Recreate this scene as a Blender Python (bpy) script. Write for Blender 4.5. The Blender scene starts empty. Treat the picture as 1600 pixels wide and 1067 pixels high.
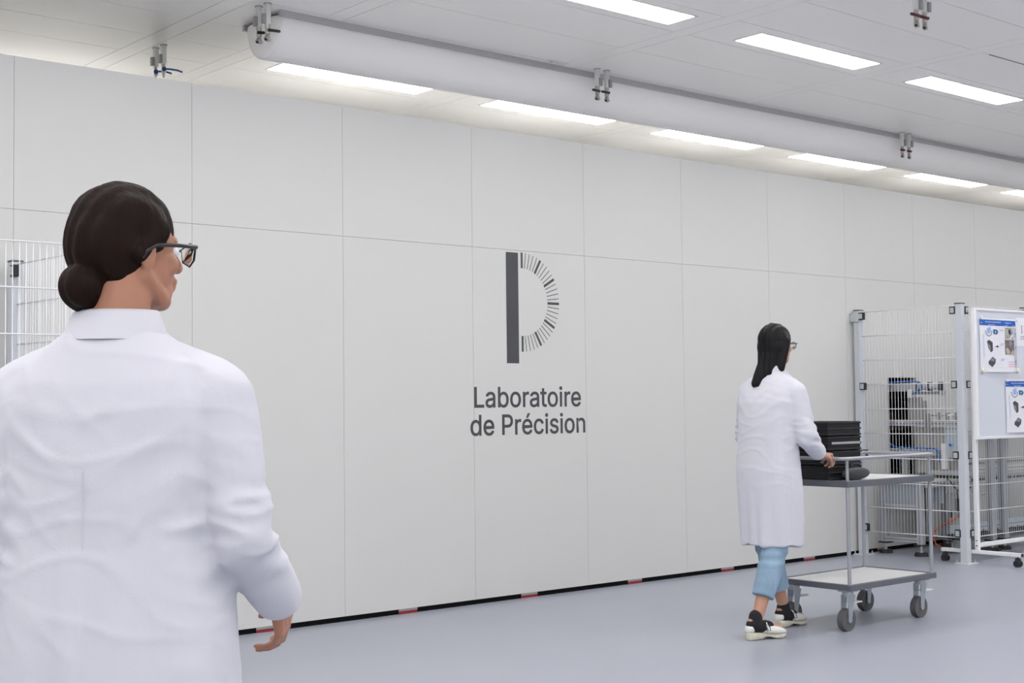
import bpy, bmesh, math, json, random
from mathutils import Vector, Matrix, noise
random.seed(4)
sc = bpy.context.scene
COL = sc.collection
PI = math.pi
V = Vector

# ------------------------------------------------------------------ materials
MATS = {}
def mat(name, col, rough=.5, metal=0., spec=.5, emit=None, alpha=None, bump=None, coat=0., mottle=None, trans=None):
    m = bpy.data.materials.new(name); m.use_nodes = True
    nt = m.node_tree; b = nt.nodes['Principled BSDF']
    b.inputs['Base Color'].default_value = (*col, 1)
    b.inputs['Roughness'].default_value = rough
    b.inputs['Metallic'].default_value = metal
    b.inputs['Specular IOR Level'].default_value = spec
    if coat:
        b.inputs['Coat Weight'].default_value = coat
        b.inputs['Coat Roughness'].default_value = .15
    if emit:
        b.inputs['Emission Color'].default_value = (*emit[0], 1)
        b.inputs['Emission Strength'].default_value = emit[1]
    if trans:
        b.inputs['Transmission Weight'].default_value = trans
    if alpha is not None: b.inputs['Alpha'].default_value = alpha
    tc = nt.nodes.new('ShaderNodeTexCoord')
    if mottle:      # (scale, amount): slight colour variation of the surface itself
        nz = nt.nodes.new('ShaderNodeTexNoise'); nz.inputs['Scale'].default_value = mottle[0]; nz.inputs['Detail'].default_value = 5
        mp = nt.nodes.new('ShaderNodeMapping')
        if len(mottle) > 2: mp.inputs['Scale'].default_value = mottle[2]
        nt.links.new(tc.outputs['Object'], mp.inputs['Vector']); nt.links.new(mp.outputs['Vector'], nz.inputs['Vector'])
        mr = nt.nodes.new('ShaderNodeMapRange')
        mr.inputs['From Min'].default_value = .3; mr.inputs['From Max'].default_value = .7
        mr.inputs['To Min'].default_value = 1 - mottle[1]; mr.inputs['To Max'].default_value = 1 + mottle[1]
        nt.links.new(nz.outputs['Fac'], mr.inputs['Value'])
        mx = nt.nodes.new('ShaderNodeVectorMath'); mx.operation = 'SCALE'
        mx.inputs[0].default_value = col
        nt.links.new(mr.outputs['Result'], mx.inputs['Scale']); nt.links.new(mx.outputs[0], b.inputs['Base Color'])
    if bump:        # (scale, strength, stretch)
        nz = nt.nodes.new('ShaderNodeTexNoise'); nz.inputs['Scale'].default_value = bump[0]; nz.inputs['Detail'].default_value = 4
        mp = nt.nodes.new('ShaderNodeMapping')
        if len(bump) > 2: mp.inputs['Scale'].default_value = bump[2]
        nt.links.new(tc.outputs['Object'], mp.inputs['Vector']); nt.links.new(mp.outputs['Vector'], nz.inputs['Vector'])
        bp = nt.nodes.new('ShaderNodeBump'); bp.inputs['Strength'].default_value = bump[1]; bp.inputs['Distance'].default_value = .01
        nt.links.new(nz.outputs['Fac'], bp.inputs['Height']); nt.links.new(bp.outputs['Normal'], b.inputs['Normal'])
    MATS[name] = m
    return m

mat('wall_panel', (.62, .618, .607), .38, spec=.45, bump=(2.2, .012))
mat('wall_room', (.90, .90, .885), .6)
mat('seam', (.42, .42, .42), .8)
mat('roof_grey', (.34, .34, .335), .8)
mat('ceiling_panel', (.95, .925, .895), .3, spec=.55, bump=(1.5, .02, (.25, 1.6, 1)))
mat('ceiling_seam', (.10, .10, .10), .9)
mat('floor_vinyl', (.335, .352, .412), .32, spec=.45, mottle=(1.3, .025), bump=(6, .01))
mat('black_gap', (.006, .006, .007), .9, spec=.1)
mat('red_block', (.24, .016, .022), .5)
mat('grey_block', (.28, .29, .30), .5)
mat('vinyl_print', (.058, .060, .068), .5)
mat('diffuser', (.9, .9, .9), .5, emit=((1, .985, .965), 15))
mat('lamp_frame', (.75, .75, .75), .4)
mat('duct_fabric', (.94, .92, .90), .85, spec=.2, bump=(7, .05, (.4, 1, 1)))
mat('duct_rail', (.52, .52, .52), .4, metal=.3)
mat('pipe_white', (.72, .72, .70), .35)
mat('bracket_grey', (.33, .33, .33), .5, metal=.3)
mat('valve_metal', (.42, .40, .37), .38, metal=.7)
mat('hole_black', (.01, .01, .01), .8)
mat('lever_blue', (.02, .06, .28), .4)
mat('lever_black', (.02, .02, .022), .45)
mat('lever_red', (.07, .018, .02), .45)
mat('plate_white', (.8, .8, .79), .4)
mat('fence_grey', (.57, .59, .64), .42)
mat('fence_wire', (.74, .75, .78), .4)
mat('clamp_black', (.015, .015, .016), .5)
mat('zinc', (.55, .60, .60), .35, metal=.6)
mat('cap_grey', (.12, .12, .13), .5)
mat('board_surface', (.66, .69, .77), .25, spec=.4)
mat('board_white', (.82, .82, .85), .35)
mat('paper', (.78, .78, .84), .75)
mat('paper_blue', (.01, .11, .50), .6)
mat('ink_teal', (.01, .13, .30), .6)
mat('ink_light_blue', (.30, .45, .78), .7)
mat('ink_black', (.03, .03, .035), .7)
mat('ink_violet', (.07, .065, .085), .7)
mat('ink_violet_pale', (.24, .23, .29), .7)
mat('ink_pink', (.75, .35, .45), .7)
mat('ink_grey', (.50, .50, .57), .7)
mat('ink_line', (.66, .66, .72), .7)
mat('photo_grey', (.36, .36, .34), .6, mottle=(60, .5))
mat('photo_brown', (.16, .14, .12), .6, mottle=(70, .9))
mat('photo_tan', (.48, .41, .36), .6)
mat('magnet', (.78, .77, .66), .4)
mat('caster_black', (.012, .012, .014), .4)
mat('trolley_grey', (.12, .125, .148), .4, spec=.4)
mat('trolley_tube', (.36, .37, .41), .35, metal=.4)
mat('shelf_white', (.74, .74, .74), .3)
mat('caster_steel', (.42, .46, .50), .35, metal=.6)
mat('caster_rubber', (.10, .10, .105), .6)
mat('pedal_pale', (.75, .75, .70), .45)
mat('crate_black', (.010, .010, .012), .42, spec=.4)
mat('crate_dark', (.016, .016, .019), .5, spec=.35)
mat('silver', (.55, .56, .58), .35, metal=.6)
mat('bag_grey', (.05, .055, .062), .7, bump=(30, .3))
mat('alu', (.50, .51, .54), .38, metal=.35)
mat('alu_dark', (.25, .26, .29), .45, metal=.3)
mat('steel_plate', (.36, .36, .35), .45, metal=.3)
mat('machine_panel', (.44, .44, .425), .5)
mat('machine_panel_blue', (.30, .34, .37), .3)
mat('machine_beige', (.60, .59, .55), .5)
mat('machine_black', (.02, .02, .022), .5)
mat('machine_white', (.78, .78, .78), .4)
mat('perforated', (.50, .57, .62), .4, metal=.2)
mat('hose_blue', (.01, .15, .62), .35)
mat('cable_orange', (.55, .09, .02), .45)
mat('cable_dark', (.05, .05, .055), .5)
mat('cable_green', (.05, .25, .10), .5)
mat('yellow_sticker', (.65, .42, .03), .5)
mat('rubber_foot', (.015, .015, .017), .6)
mat('carton', (.72, .46, .30), .8)
mat('rack_dark', (.035, .028, .022), .6)
mat('rack_brown', (.26, .15, .08), .7)
mat('orange_label', (.65, .28, .03), .6)
mat('coat_white', (.625, .625, .69), .85, spec=.2, bump=(260, .06))
mat('skin_pale', (.50, .27, .19), .5, spec=.35, bump=(120, .03))
mat('skin_tan', (.42, .20, .13), .5, spec=.35, bump=(120, .03))
mat('hair_brown', (.012, .005, .0035), .6, spec=.12, bump=(60, .5, (1, 1, .12)))
mat('hair_black', (.005, .004, .005), .5, spec=.2, bump=(60, .5, (1, 1, .1)))
mat('denim', (.25, .36, .47), .85, spec=.15, mottle=(14, .14, (1, 1, .25)), bump=(220, .2))
mat('trousers_dark', (.05, .06, .09), .85)
mat('sock_black', (.010, .010, .014), .9)
mat('shoe_white', (.78, .78, .76), .4)
mat('shoe_sole', (.58, .56, .47), .6, mottle=(30, .12))
mat('buckle', (.10, .10, .11), .3, metal=.7)
mat('eye_white', (.8, .8, .8), .2)
mat('eye_dark', (.03, .02, .015), .2)
mat('glasses_black', (.012, .012, .013), .3)
mat('glasses_lens', (.95, .97, .97), .05, trans=1.)

# ------------------------------------------------------------------ mesh builder
class MB:
    def __init__(s): s.b = bmesh.new()
    def box(s, x0, x1, y0, y1, z0, z1, bev=0):
        r = bmesh.ops.create_cube(s.b, size=1)
        for v in r['verts']:
            v.co = V(((x0+x1)/2+v.co.x*(x1-x0), (y0+y1)/2+v.co.y*(y1-y0), (z0+z1)/2+v.co.z*(z1-z0)))
        if bev:
            es = list({e for v in r['verts'] for e in v.link_edges})
            bmesh.ops.bevel(s.b, geom=es, offset=bev, segments=2, affect='EDGES', profile=.5)
        return s
    def tube(s, p0, p1, r0, r1=None, n=12, caps=True):
        p0, p1 = V(p0), V(p1); r1 = r0 if r1 is None else r1
        d = p1-p0; L = d.length
        M = Matrix.Translation((p0+p1)/2) @ d.to_track_quat('Z', 'Y').to_matrix().to_4x4()
        bmesh.ops.create_cone(s.b, cap_ends=caps, segments=n, radius1=r0, radius2=r1, depth=L, matrix=M)
        return s
    def ball(s, c, r, n=12):
        if not hasattr(r, '__len__'): r = (r, r, r)
        bmesh.ops.create_uvsphere(s.b, u_segments=n*2, v_segments=n, radius=1,
                                  matrix=Matrix.Translation(V(c)) @ Matrix.Diagonal((*r, 1)))
        return s
    def path(s, pts, r, n=8, close=False):
        pts = [V(p) for p in pts]; rings = []
        m = len(pts)
        up = None
        for i, p in enumerate(pts):
            a = pts[(i-1) % m] if (i > 0 or close) else pts[i]
            c = pts[(i+1) % m] if (i < m-1 or close) else pts[i]
            t = (c-a).normalized()
            if up is None: up = t.orthogonal().normalized()
            up = (up - t*up.dot(t)).normalized()
            w = t.cross(up)
            rings.append([s.b.verts.new(p + (up*math.cos(2*PI*k/n)+w*math.sin(2*PI*k/n))*r) for k in range(n)])
        for i in range(m if close else m-1):
            A, B = rings[i], rings[(i+1) % m]
            for k in range(n): s.b.faces.new((A[k], A[(k+1) % n], B[(k+1) % n], B[k]))
        if not close:
            s.b.faces.new(rings[0][::-1]); s.b.faces.new(rings[-1])
        return s
    def prism(s, poly, axis, a0, a1):
        """poly = 2-D points; axis 'x','y','z' is the extrusion axis"""
        def mk(u, w, a):
            return {'x': (a, u, w), 'y': (u, a, w), 'z': (u, w, a)}[axis]
        A = [s.b.verts.new(mk(u, w, a0)) for u, w in poly]; B = [s.b.verts.new(mk(u, w, a1)) for u, w in poly]
        s.b.faces.new(A); s.b.faces.new(B[::-1]); n = len(poly)
        for i in range(n): s.b.faces.new((A[i], B[i], B[(i+1) % n], A[(i+1) % n]))
        bmesh.ops.recalc_face_normals(s.b, faces=s.b.faces)
        return s
    def loft(s, rings, cap=True):
        R = [[s.b.verts.new(V(p)) for p in r] for r in rings]; n = len(R[0])
        for A, B in zip(R, R[1:]):
            for k in range(n): s.b.faces.new((A[k], A[(k+1) % n], B[(k+1) % n], B[k]))
        if cap: s.b.faces.new(R[0][::-1]); s.b.faces.new(R[-1])
        return s

ORG = {}
def finish(name, me, m, parent, smooth):
    if smooth:
        for p in me.polygons: p.use_smooth = True
    o = bpy.data.objects.new(name, me); COL.objects.link(o)
    if m: me.materials.append(MATS[m])
    if parent:
        o.parent = parent
    return o
def obj(name, mb, m, parent=None, smooth=False, world=True, auto=False):
    me = bpy.data.meshes.new(name)
    bmesh.ops.recalc_face_normals(mb.b, faces=mb.b.faces)
    org = V((0, 0, 0))
    if parent is not None and world: org = ORG.get(parent.name, V((0, 0, 0)))
    if org.length: bmesh.ops.translate(mb.b, verts=mb.b.verts, vec=-org)
    mb.b.to_mesh(me); mb.b.free()
    o = finish(name, me, m, parent, smooth or auto)
    if auto: me.set_sharp_from_angle(angle=math.radians(35))
    ORG[o.name] = org
    return o
def tag(o, label=None, cat=None, group=None, kind=None):
    if label: o['label'] = label
    if cat: o['category'] = cat
    if group: o['group'] = group
    if kind: o['kind'] = kind
    return o
def thing(name, loc, label, cat, group=None, rz=0):
    o = bpy.data.objects.new(name, None); COL.objects.link(o)
    o.location = loc; o.rotation_euler = (0, 0, rz); o.empty_display_size = .1
    ORG[o.name] = V(loc)
    return tag(o, label, cat, group)
def copy_tree(o, parent=None):
    c = o.copy(); COL.objects.link(c)
    ORG[c.name] = ORG.get(o.name, V((0, 0, 0)))
    if parent: c.parent = parent
    for ch in [x for x in COL.objects if x.parent == o]: copy_tree(ch, c)
    return c
def struct(name, mb, m, **k): return tag(obj(name, mb, m, **k), kind='structure')

# ------------------------------------------------------------------ camera (calibrated on the wall joints, floor line and ceiling lights)
f_px, yaw, pitch, roll = 2170.6251, .7051, .0447, -.0115
HC = 1.29
EXPO = 0.63
F = V((math.sin(yaw)*math.cos(pitch), math.cos(yaw)*math.cos(pitch), math.sin(pitch)))
R0 = V((math.cos(yaw), -math.sin(yaw), 0)); U0 = R0.cross(F)
R = R0*math.cos(roll)+U0*math.sin(roll); U = -R0*math.sin(roll)+U0*math.cos(roll)
cam = bpy.data.cameras.new('camera'); co = bpy.data.objects.new('camera', cam); COL.objects.link(co)
co.matrix_world = Matrix(((R.x, U.x, -F.x, 0), (R.y, U.y, -F.y, 0), (R.z, U.z, -F.z, HC), (0, 0, 0, 1)))
cam.sensor_width = 36; cam.lens = f_px*36/1600; cam.clip_end = 100
sc.camera = co

# ------------------------------------------------------------------ setting
D = 7.0328      # front face of the long panel wall
H = 3.52        # ceiling
ZT, ZJ, ZB = 3.1064, 2.3147, .0313
X0, S = 2.646, 1.00264
RX0, RX1, RY0, RY1 = -5, 20, -6, 12
struct('floor', MB().box(RX0, RX1, RY0, RY1, -.05, 0), 'floor_vinyl')
struct('wall_left', MB().box(RX0-.1, RX0, RY0, RY1, 0, H), 'wall_room')
struct('wall_right', MB().box(RX1, RX1+.1, RY0, RY1, 0, H), 'wall_room')
struct('wall_front', MB().box(RX0, RX1, RY0-.1, RY0, 0, H), 'wall_room')
struct('wall_back', MB().box(RX0, RX1, RY1, RY1+.1, 0, H), 'wall_room')

# panel wall: two courses of panels with fine joints, an opening where the machine passes through
OX0, OX1, OZ0, OZ1 = 10.237, 10.66, .60, 1.478
g = .0010
mb = MB()
for k in range(-7, 16):
    a, b = X0+S*k+g, X0+S*(k+1)-g
    mb.box(a, b, D, D+.018, ZJ+g, ZT, 0)
    if a < OX0 < b:
        mb.box(a, OX0, D, D+.018, ZB, ZJ-g); mb.box(OX0, OX1, D, D+.018, ZB, OZ0); mb.box(OX0, OX1, D, D+.018, OZ1, ZJ-g)
        if OX1 < b: mb.box(OX1, b, D, D+.018, ZB, ZJ-g)
    elif a < OX1 < b:
        mb.box(OX1, b, D, D+.018, ZB, ZJ-g)
    else: mb.box(a, b, D, D+.018, ZB, ZJ-g)
w = struct('wall_middle', mb, 'wall_panel')
mb = MB()
xa, xb = X0-7*S, X0+16*S
mb.box(xa, OX0, D+.018, D+.06, .0, ZT-.041); mb.box(OX1, xb, D+.018, D+.06, 0, ZT-.041)
mb.box(OX0, OX1, D+.018, D+.06, 0, OZ0); mb.box(OX0, OX1, D+.018, D+.06, OZ1, ZT-.041)
mb.box(xa, xb, D+2.14, D+2.2, 0, ZT-.04)
mb.box(xa, xa+.06, D+.06, D+2.14, 0, ZT-.04); mb.box(xb-.06, xb, D+.06, D+2.14, 0, ZT-.04)
obj('wall_core', mb, 'seam', w)
obj('wall_roof', MB().box(xa, xb, D+.018, D+2.2, ZT-.04, ZT-.004), 'roof_grey', w)
struct('baseboard_back', MB().box(xa, xb, D+.008, D+.0175, 0, ZB-.0005), 'black_gap')
RB = [(4.05+.9975*k) for k in range(0, 9)]
ordn = ['first', 'second', 'third', 'fourth', 'fifth', 'sixth', 'seventh', 'eighth', 'ninth', 'tenth']
# red and grey packers in the black gap below the wall
for i, x in enumerate(RB):
    e = thing('wall_shim', (x+.07, D+.004, 0), 'red and grey shim under the panel wall, %s from the left' % ordn[i], 'shim', 'shims under the panel wall')
    if i == 0:
        e0 = e
        obj('red_pad', MB().box(x, x+.14, D+.001, D+.0075, 0, .0175), 'red_block', e)
        obj('grey_pad', MB().box(x, x+.14, D+.001, D+.0075, .018, .0305), 'grey_block', e)
    else:
        for ch in [c for c in COL.objects if c.parent == e0]:
            c = ch.copy(); COL.objects.link(c); c.parent = e

# ceiling: bands across, long panels between them, fine dark joints
bands = [(3.70, 3.83)] + [(4.315+1.822*k, 4.435+1.822*k) for k in range(0, 9)]
bands = [(-5.0+.0, -4.88), (-2.0, -1.88), (.0, .12), (1.82, 1.94)] + bands
bands.sort()
ys = []
y = 4.30
while y > RY0+.5: y -= .48; ys.append(y)
ys = sorted(ys) + [4.30, 4.78, 5.262, 5.665, 6.135, 6.65, 7.172, 7.655, 8.08, 8.57, 9.05, 9.53, 10.0, 10.5, 11.0, 11.5]
mb = MB(); gg = .0022
xs = [RX0] + [v for b in bands for v in b] + [RX1]
for i in range(0, len(xs)-1):
    a, b = xs[i], xs[i+1]
    if b-a < .2: mb.box(a+gg, b-gg, RY0, RY1, H, H+.03); continue
    yy = [RY0] + ys + [RY1]
    for c, d in zip(yy, yy[1:]): mb.box(a+gg, b-gg, c+gg, d-gg, H, H+.03)
ce = struct('ceiling', mb, 'ceiling_panel')
obj('ceiling_void', MB().box(RX0, RX1, RY0, RY1, H+.012, H+.08), 'ceiling_seam', ce)
mb = MB().box(8.17, 9.9, 4.777, 4.786, H-.001, H+.004)
obj('open_joint', mb, 'hole_black', ce)

# ------------------------------------------------------------------ lamps
LL, LW = 1.209, .2065
def lamp_proto():
    e = thing('ceiling_light', (0, 0, H), 'x', 'ceiling light')
    obj('diffuser', MB().box(-LL/2, LL/2, -LW/2, LW/2, H-.003, H+.006), 'diffuser', e, world=False)
    mb = MB(); a, b = LL/2, LW/2
    for q in ((-a-.018, -a, -b-.012, b+.012), (a, a+.018, -b-.012, b+.012), (-a, a, -b-.012, -b), (-a, a, b, b+.012)):
        mb.box(*q, H-.0022, H+.006)
    obj('lamp_rim', mb, 'lamp_frame', e, world=False)
    for c in COL.objects:
        if c.parent == e: c.location.z = -H
    return e
lp = lamp_proto(); used = False
def lamp(x, y, label, group):
    global used
    if not used: e = lp; used = True
    else: e = copy_tree(lp)
    e.location = (x, y, H); tag(e, label, 'ceiling light', group)
for k in range(1, 8):
    lab = 'recessed light panel between air duct and wall top, %s from the left' % ordn[k-1] if k < 7 else 'recessed light panel past the right edge, furthest along the wall'
    lamp(2.870+1.8163*k+LL/2, 7.9676-LW/2, lab, 'light panels in the row by the wall')
for k in range(-2, 10):
    if k in (3, 4, 5): lab = 'recessed light panel in front of the air duct, %s of the three' % {3: 'left', 4: 'middle', 5: 'right'}[k]
    else: lab = 'recessed light panel of the front row, outside the picture'
    lamp(-.679+1.8163*k+LL/2, 5.5688-LW/2, lab, 'light panels in the row before the duct')
for yy in (10.27, 3.06, .66, -1.74, -4.1):
    for k in range(-2, 9 if yy > 0 else 7):
        lamp(-.679+1.8163*k+LL/2, yy, 'recessed light panel in the rows over and behind the viewer', 'light panels behind the viewer')

for k in range(-2, 3):  # added unseen lamps, brighten the dark left ceiling above the panel wall
    lamp(-.679+1.8163*k+LL/2, 8.93, 'added fill light panel over the room behind the wall, outside the picture', 'added fill light panels behind the panel wall')

# ------------------------------------------------------------------ air duct
e = thing('air_duct', (8, 6.92, H), 'long white half-round fabric air duct hanging under the ceiling', 'air duct')
dx0, dx1, yc, hw, dep = 4.06, 17.5, 6.925, .195, .213
N = 28
def prof(x, s=1.):
    out = []
    for i in range(N+1):
        a = PI*i/N
        out.append((x, yc-hw*s*math.copysign(abs(math.cos(a))**1.0, math.cos(a)), H-.022-dep*s*math.sin(a)**.95))
    return out
mb = MB()
xsd = [dx0 + (dx1-dx0)*i/24 for i in range(25)]
mb.loft([prof(x) for x in xsd], cap=False)
body = obj('duct_body', mb, 'duct_fabric', e, smooth=True)
mb = MB(); rings = []
for t in (0, .25, .5, .75, .92):
    s = math.sqrt(1-t*t); rings.append([(x-.045*t, y2, z2) for x, y2, z2 in prof(dx0, max(s, .05))])
mb.loft(rings, cap=True)
obj('end_cap', mb, 'duct_fabric', e, smooth=True)
for yy, nm in ((yc-hw-.012, 0), (yc+hw+.002, 1)):
    obj('mounting_rail', MB().box(dx0-.03, dx1, yy-.006, yy+.018, H-.034, H), 'duct_rail', e)

# ------------------------------------------------------------------ ceiling taps
def tap(x, y, lever, dirn, bside, nozzle, label, group, zs=1.):
    e = thing('ceiling_tap', (x, y, H), label, 'pipe valve', group)
    Z = lambda d: H-d*zs
    obj('conduit', MB().box(x-.014, x+.014, y-.014, y+.014, Z(.118), H, .003), 'pipe_white', e)
    obj('collar', MB().tube((x, y, H-.003), (x, y, H), .023, n=20), 'bracket_grey', e)
    bx, by = bside
    obj('bracket_box', MB().box(x+bx*.022-.012, x+bx*.022+.012, y+by*.022-.012, y+by*.022+.012, Z(.115), Z(.062), .002), 'bracket_grey', e)
    mb = MB().tube((x, y, Z(.118)), (x, y, Z(.136)), .0155, n=6).tube((x, y, Z(.134)), (x, y, Z(.143)), .0125, n=16)
    mb.tube((x, y, Z(.143)), (x, y, Z(.172)), .0145, n=16)
    body = obj('valve_body', mb, 'valve_metal', e, auto=True)
    if nozzle:
        mb = MB().tube((x, y, Z(.172)), (x, y, Z(.186)), .011, n=16)
        mb.tube((x, y, Z(.183)), (x-.016, y-.008, Z(.205)), .013, n=16).tube((x, y, Z(.183)), (x+.014, y+.004, Z(.207)), .013, n=16)
        nz = obj('outlet', mb, 'valve_metal', e, auto=True)
        obj('outlet_hole', MB().tube((x-.0155, y-.0078, Z(.204)), (x-.0175, y-.0088, Z(.2075)), .0075, n=14), 'hole_black', nz)
    else:
        obj('outlet', MB().tube((x, y, Z(.172)), (x, y, Z(.19)), .011, n=6).tube((x, y, Z(.19)), (x, y, Z(.203)), .007, n=14), 'valve_metal', e)
    if lever:
        d = V(dirn).normalized(); L = V(dirn).length
        q = V((x, y, Z(.152))); side = V((-d.y, d.x, 0)).normalized()*-.018
        if side.y > 0: side = -side
        p0 = q+side
        mb = MB().tube(q, p0, .005, n=10)
        if lever == 'lever_blue':
            mb.tube(p0, p0-side*.3+V((0, 0, 0)), .014, n=18)
            mb.path([p0, p0+d*L*.3+V((0, 0, .002)), p0+d*L*.7, p0+d*L-V((0, 0, .008))], .0055, n=10)
        else:
            mb.path([p0-d*.012, p0+d*.02, p0+d*L*.6, p0+d*L], .0085, n=10).ball(p0+d*L, .0085, 6)
        obj('lever', mb, lever, e, smooth=True)
tap(3.862, 7.915, 'lever_blue', (.085, -.04, 0), (-1, 0), False, 'ceiling tap above the wall at far left, left one with blue lever half hidden', 'taps with blue levers')
tap(3.868, 7.822, 'lever_blue', (.11, -.02, 0), (-1, 0), False, 'ceiling tap above the wall at far left, right one with long blue lever', 'taps with blue levers')
tap(3.906, 6.735, 'lever_black', (.022, -.010, 0), (-1, 0), True, 'ceiling tap by the end of the air duct, left one with stubby handle', 'taps at the duct end')
tap(3.913, 6.655, 'lever_black', (.075, .03, .012), (-1, 0), True, 'ceiling tap by the end of the air duct, right one with black handle', 'taps at the duct end')
tap(6.412, 6.625, 'lever_black', (-.036, .012, .004), (.7, -.7), True, 'ceiling tap at mid duct with black handle, left of the pair', 'taps at mid duct')
tap(6.500, 6.625, 'lever_black', (-.042, .012, .004), (.7, -.7), True, 'ceiling tap at mid duct with black handle, right of the pair', 'taps at mid duct')
tap(9.980, 6.66, 'lever_red', (-.022, .01, .003), (.7, -.7), True, 'ceiling tap towards the right end of the duct, left of the pair', 'taps at the right of the duct')
tap(10.077, 6.66, 'lever_red', (-.022, .01, .003), (.7, -.7), True, 'ceiling tap towards the right end of the duct, right of the pair', 'taps at the right of the duct')
tap(6.530, 4.250, 'lever_red', (-.044, .014, .005), (.7, -.7), True, 'ceiling tap at the top right with dark red handle, left of the pair', 'taps with red handles at the top')
tap(6.610, 4.250, 'lever_red', (-.044, .014, .005), (.7, -.7), True, 'ceiling tap at the top right with dark red handle, right of the pair', 'taps with red handles at the top')
# two small plates in the ceiling
for i, x in enumerate((6.035, 6.125)):
    e = thing('ceiling_plate', (x, 6.66, H), ['small white ceiling plate with a dark centre by the duct rail', 'small plain white ceiling plate beside the one with a dark centre'][i], 'plate')
    obj('plate', MB().box(x-.038, x+.038, 6.63, 6.695, H-.003, H, .001), 'plate_white', e)
    if i == 0: obj('sensor', MB().tube((x, 6.66, H-.004), (x, 6.66, H-.002), .009, n=16), 'bracket_grey', e)

# ------------------------------------------------------------------ emblem and lettering on the wall
YW = D-.0008
def flat(polys, y0=YW):
    """2-D outlines with holes -> thin mesh in the x-z plane"""
    cu = bpy.data.curves.new('c', 'CURVE'); cu.dimensions = '2D'; cu.fill_mode = 'BOTH'; cu.extrude = .0003; cu.offset = 0
    for P in polys:
        s = cu.splines.new('POLY'); s.points.add(len(P)-1); s.use_cyclic_u = True
        for q, p in zip(s.points, P): q.co = (p[0], p[1], 0, 1)
    return cu
def curve_mesh(name, cu, m, parent, y0, world=True):
    o = bpy.data.objects.new('tmp', cu); COL.objects.link(o)
    bpy.context.view_layer.update()
    me = bpy.data.meshes.new_from_object(o.evaluated_get(bpy.context.evaluated_depsgraph_get()))
    bpy.data.objects.remove(o)
    org = ORG.get(parent.name, V((0, 0, 0))) if (parent and world) else V((0, 0, 0))
    for v in me.vertices: v.co = V((v.co.x, y0 - v.co.z, v.co.y)) - org
    me.name = name; me.materials.clear()
    ob = finish(name, me, m, parent, False); ORG[ob.name] = org
    return ob
e = thing('wall_emblem', (6.15, YW, 1.558), 'dark grey emblem, tall bar with half ring of ticks, on the white wall', 'emblem')
obj('emblem_bar', MB().box(5.939, 6.0455, YW-.0003, YW+.0005, 1.558, 2.2995), 'vinyl_print', e)
cx, cz, ro, ri = 6.078, 1.9695, .3335, .228
for i in range(31):
    a = PI/2-i*PI/30
    thick = i % 5 == 0
    w = .0085 if thick else .0024
    d2 = V((math.cos(a), math.sin(a))); n2 = V((-d2.y, d2.x))
    P = [d2*ri-n2*w, d2*ro-n2*w, d2*ro+n2*w, d2*ri+n2*w]
    off = 0.0 if i not in (0, 30) else .0
    obj('tick_mark', MB().prism([(cx+p.x+off, cz+p.y) for p in P], 'y', YW-.0003, YW+.0005), 'vinyl_print', e)

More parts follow.
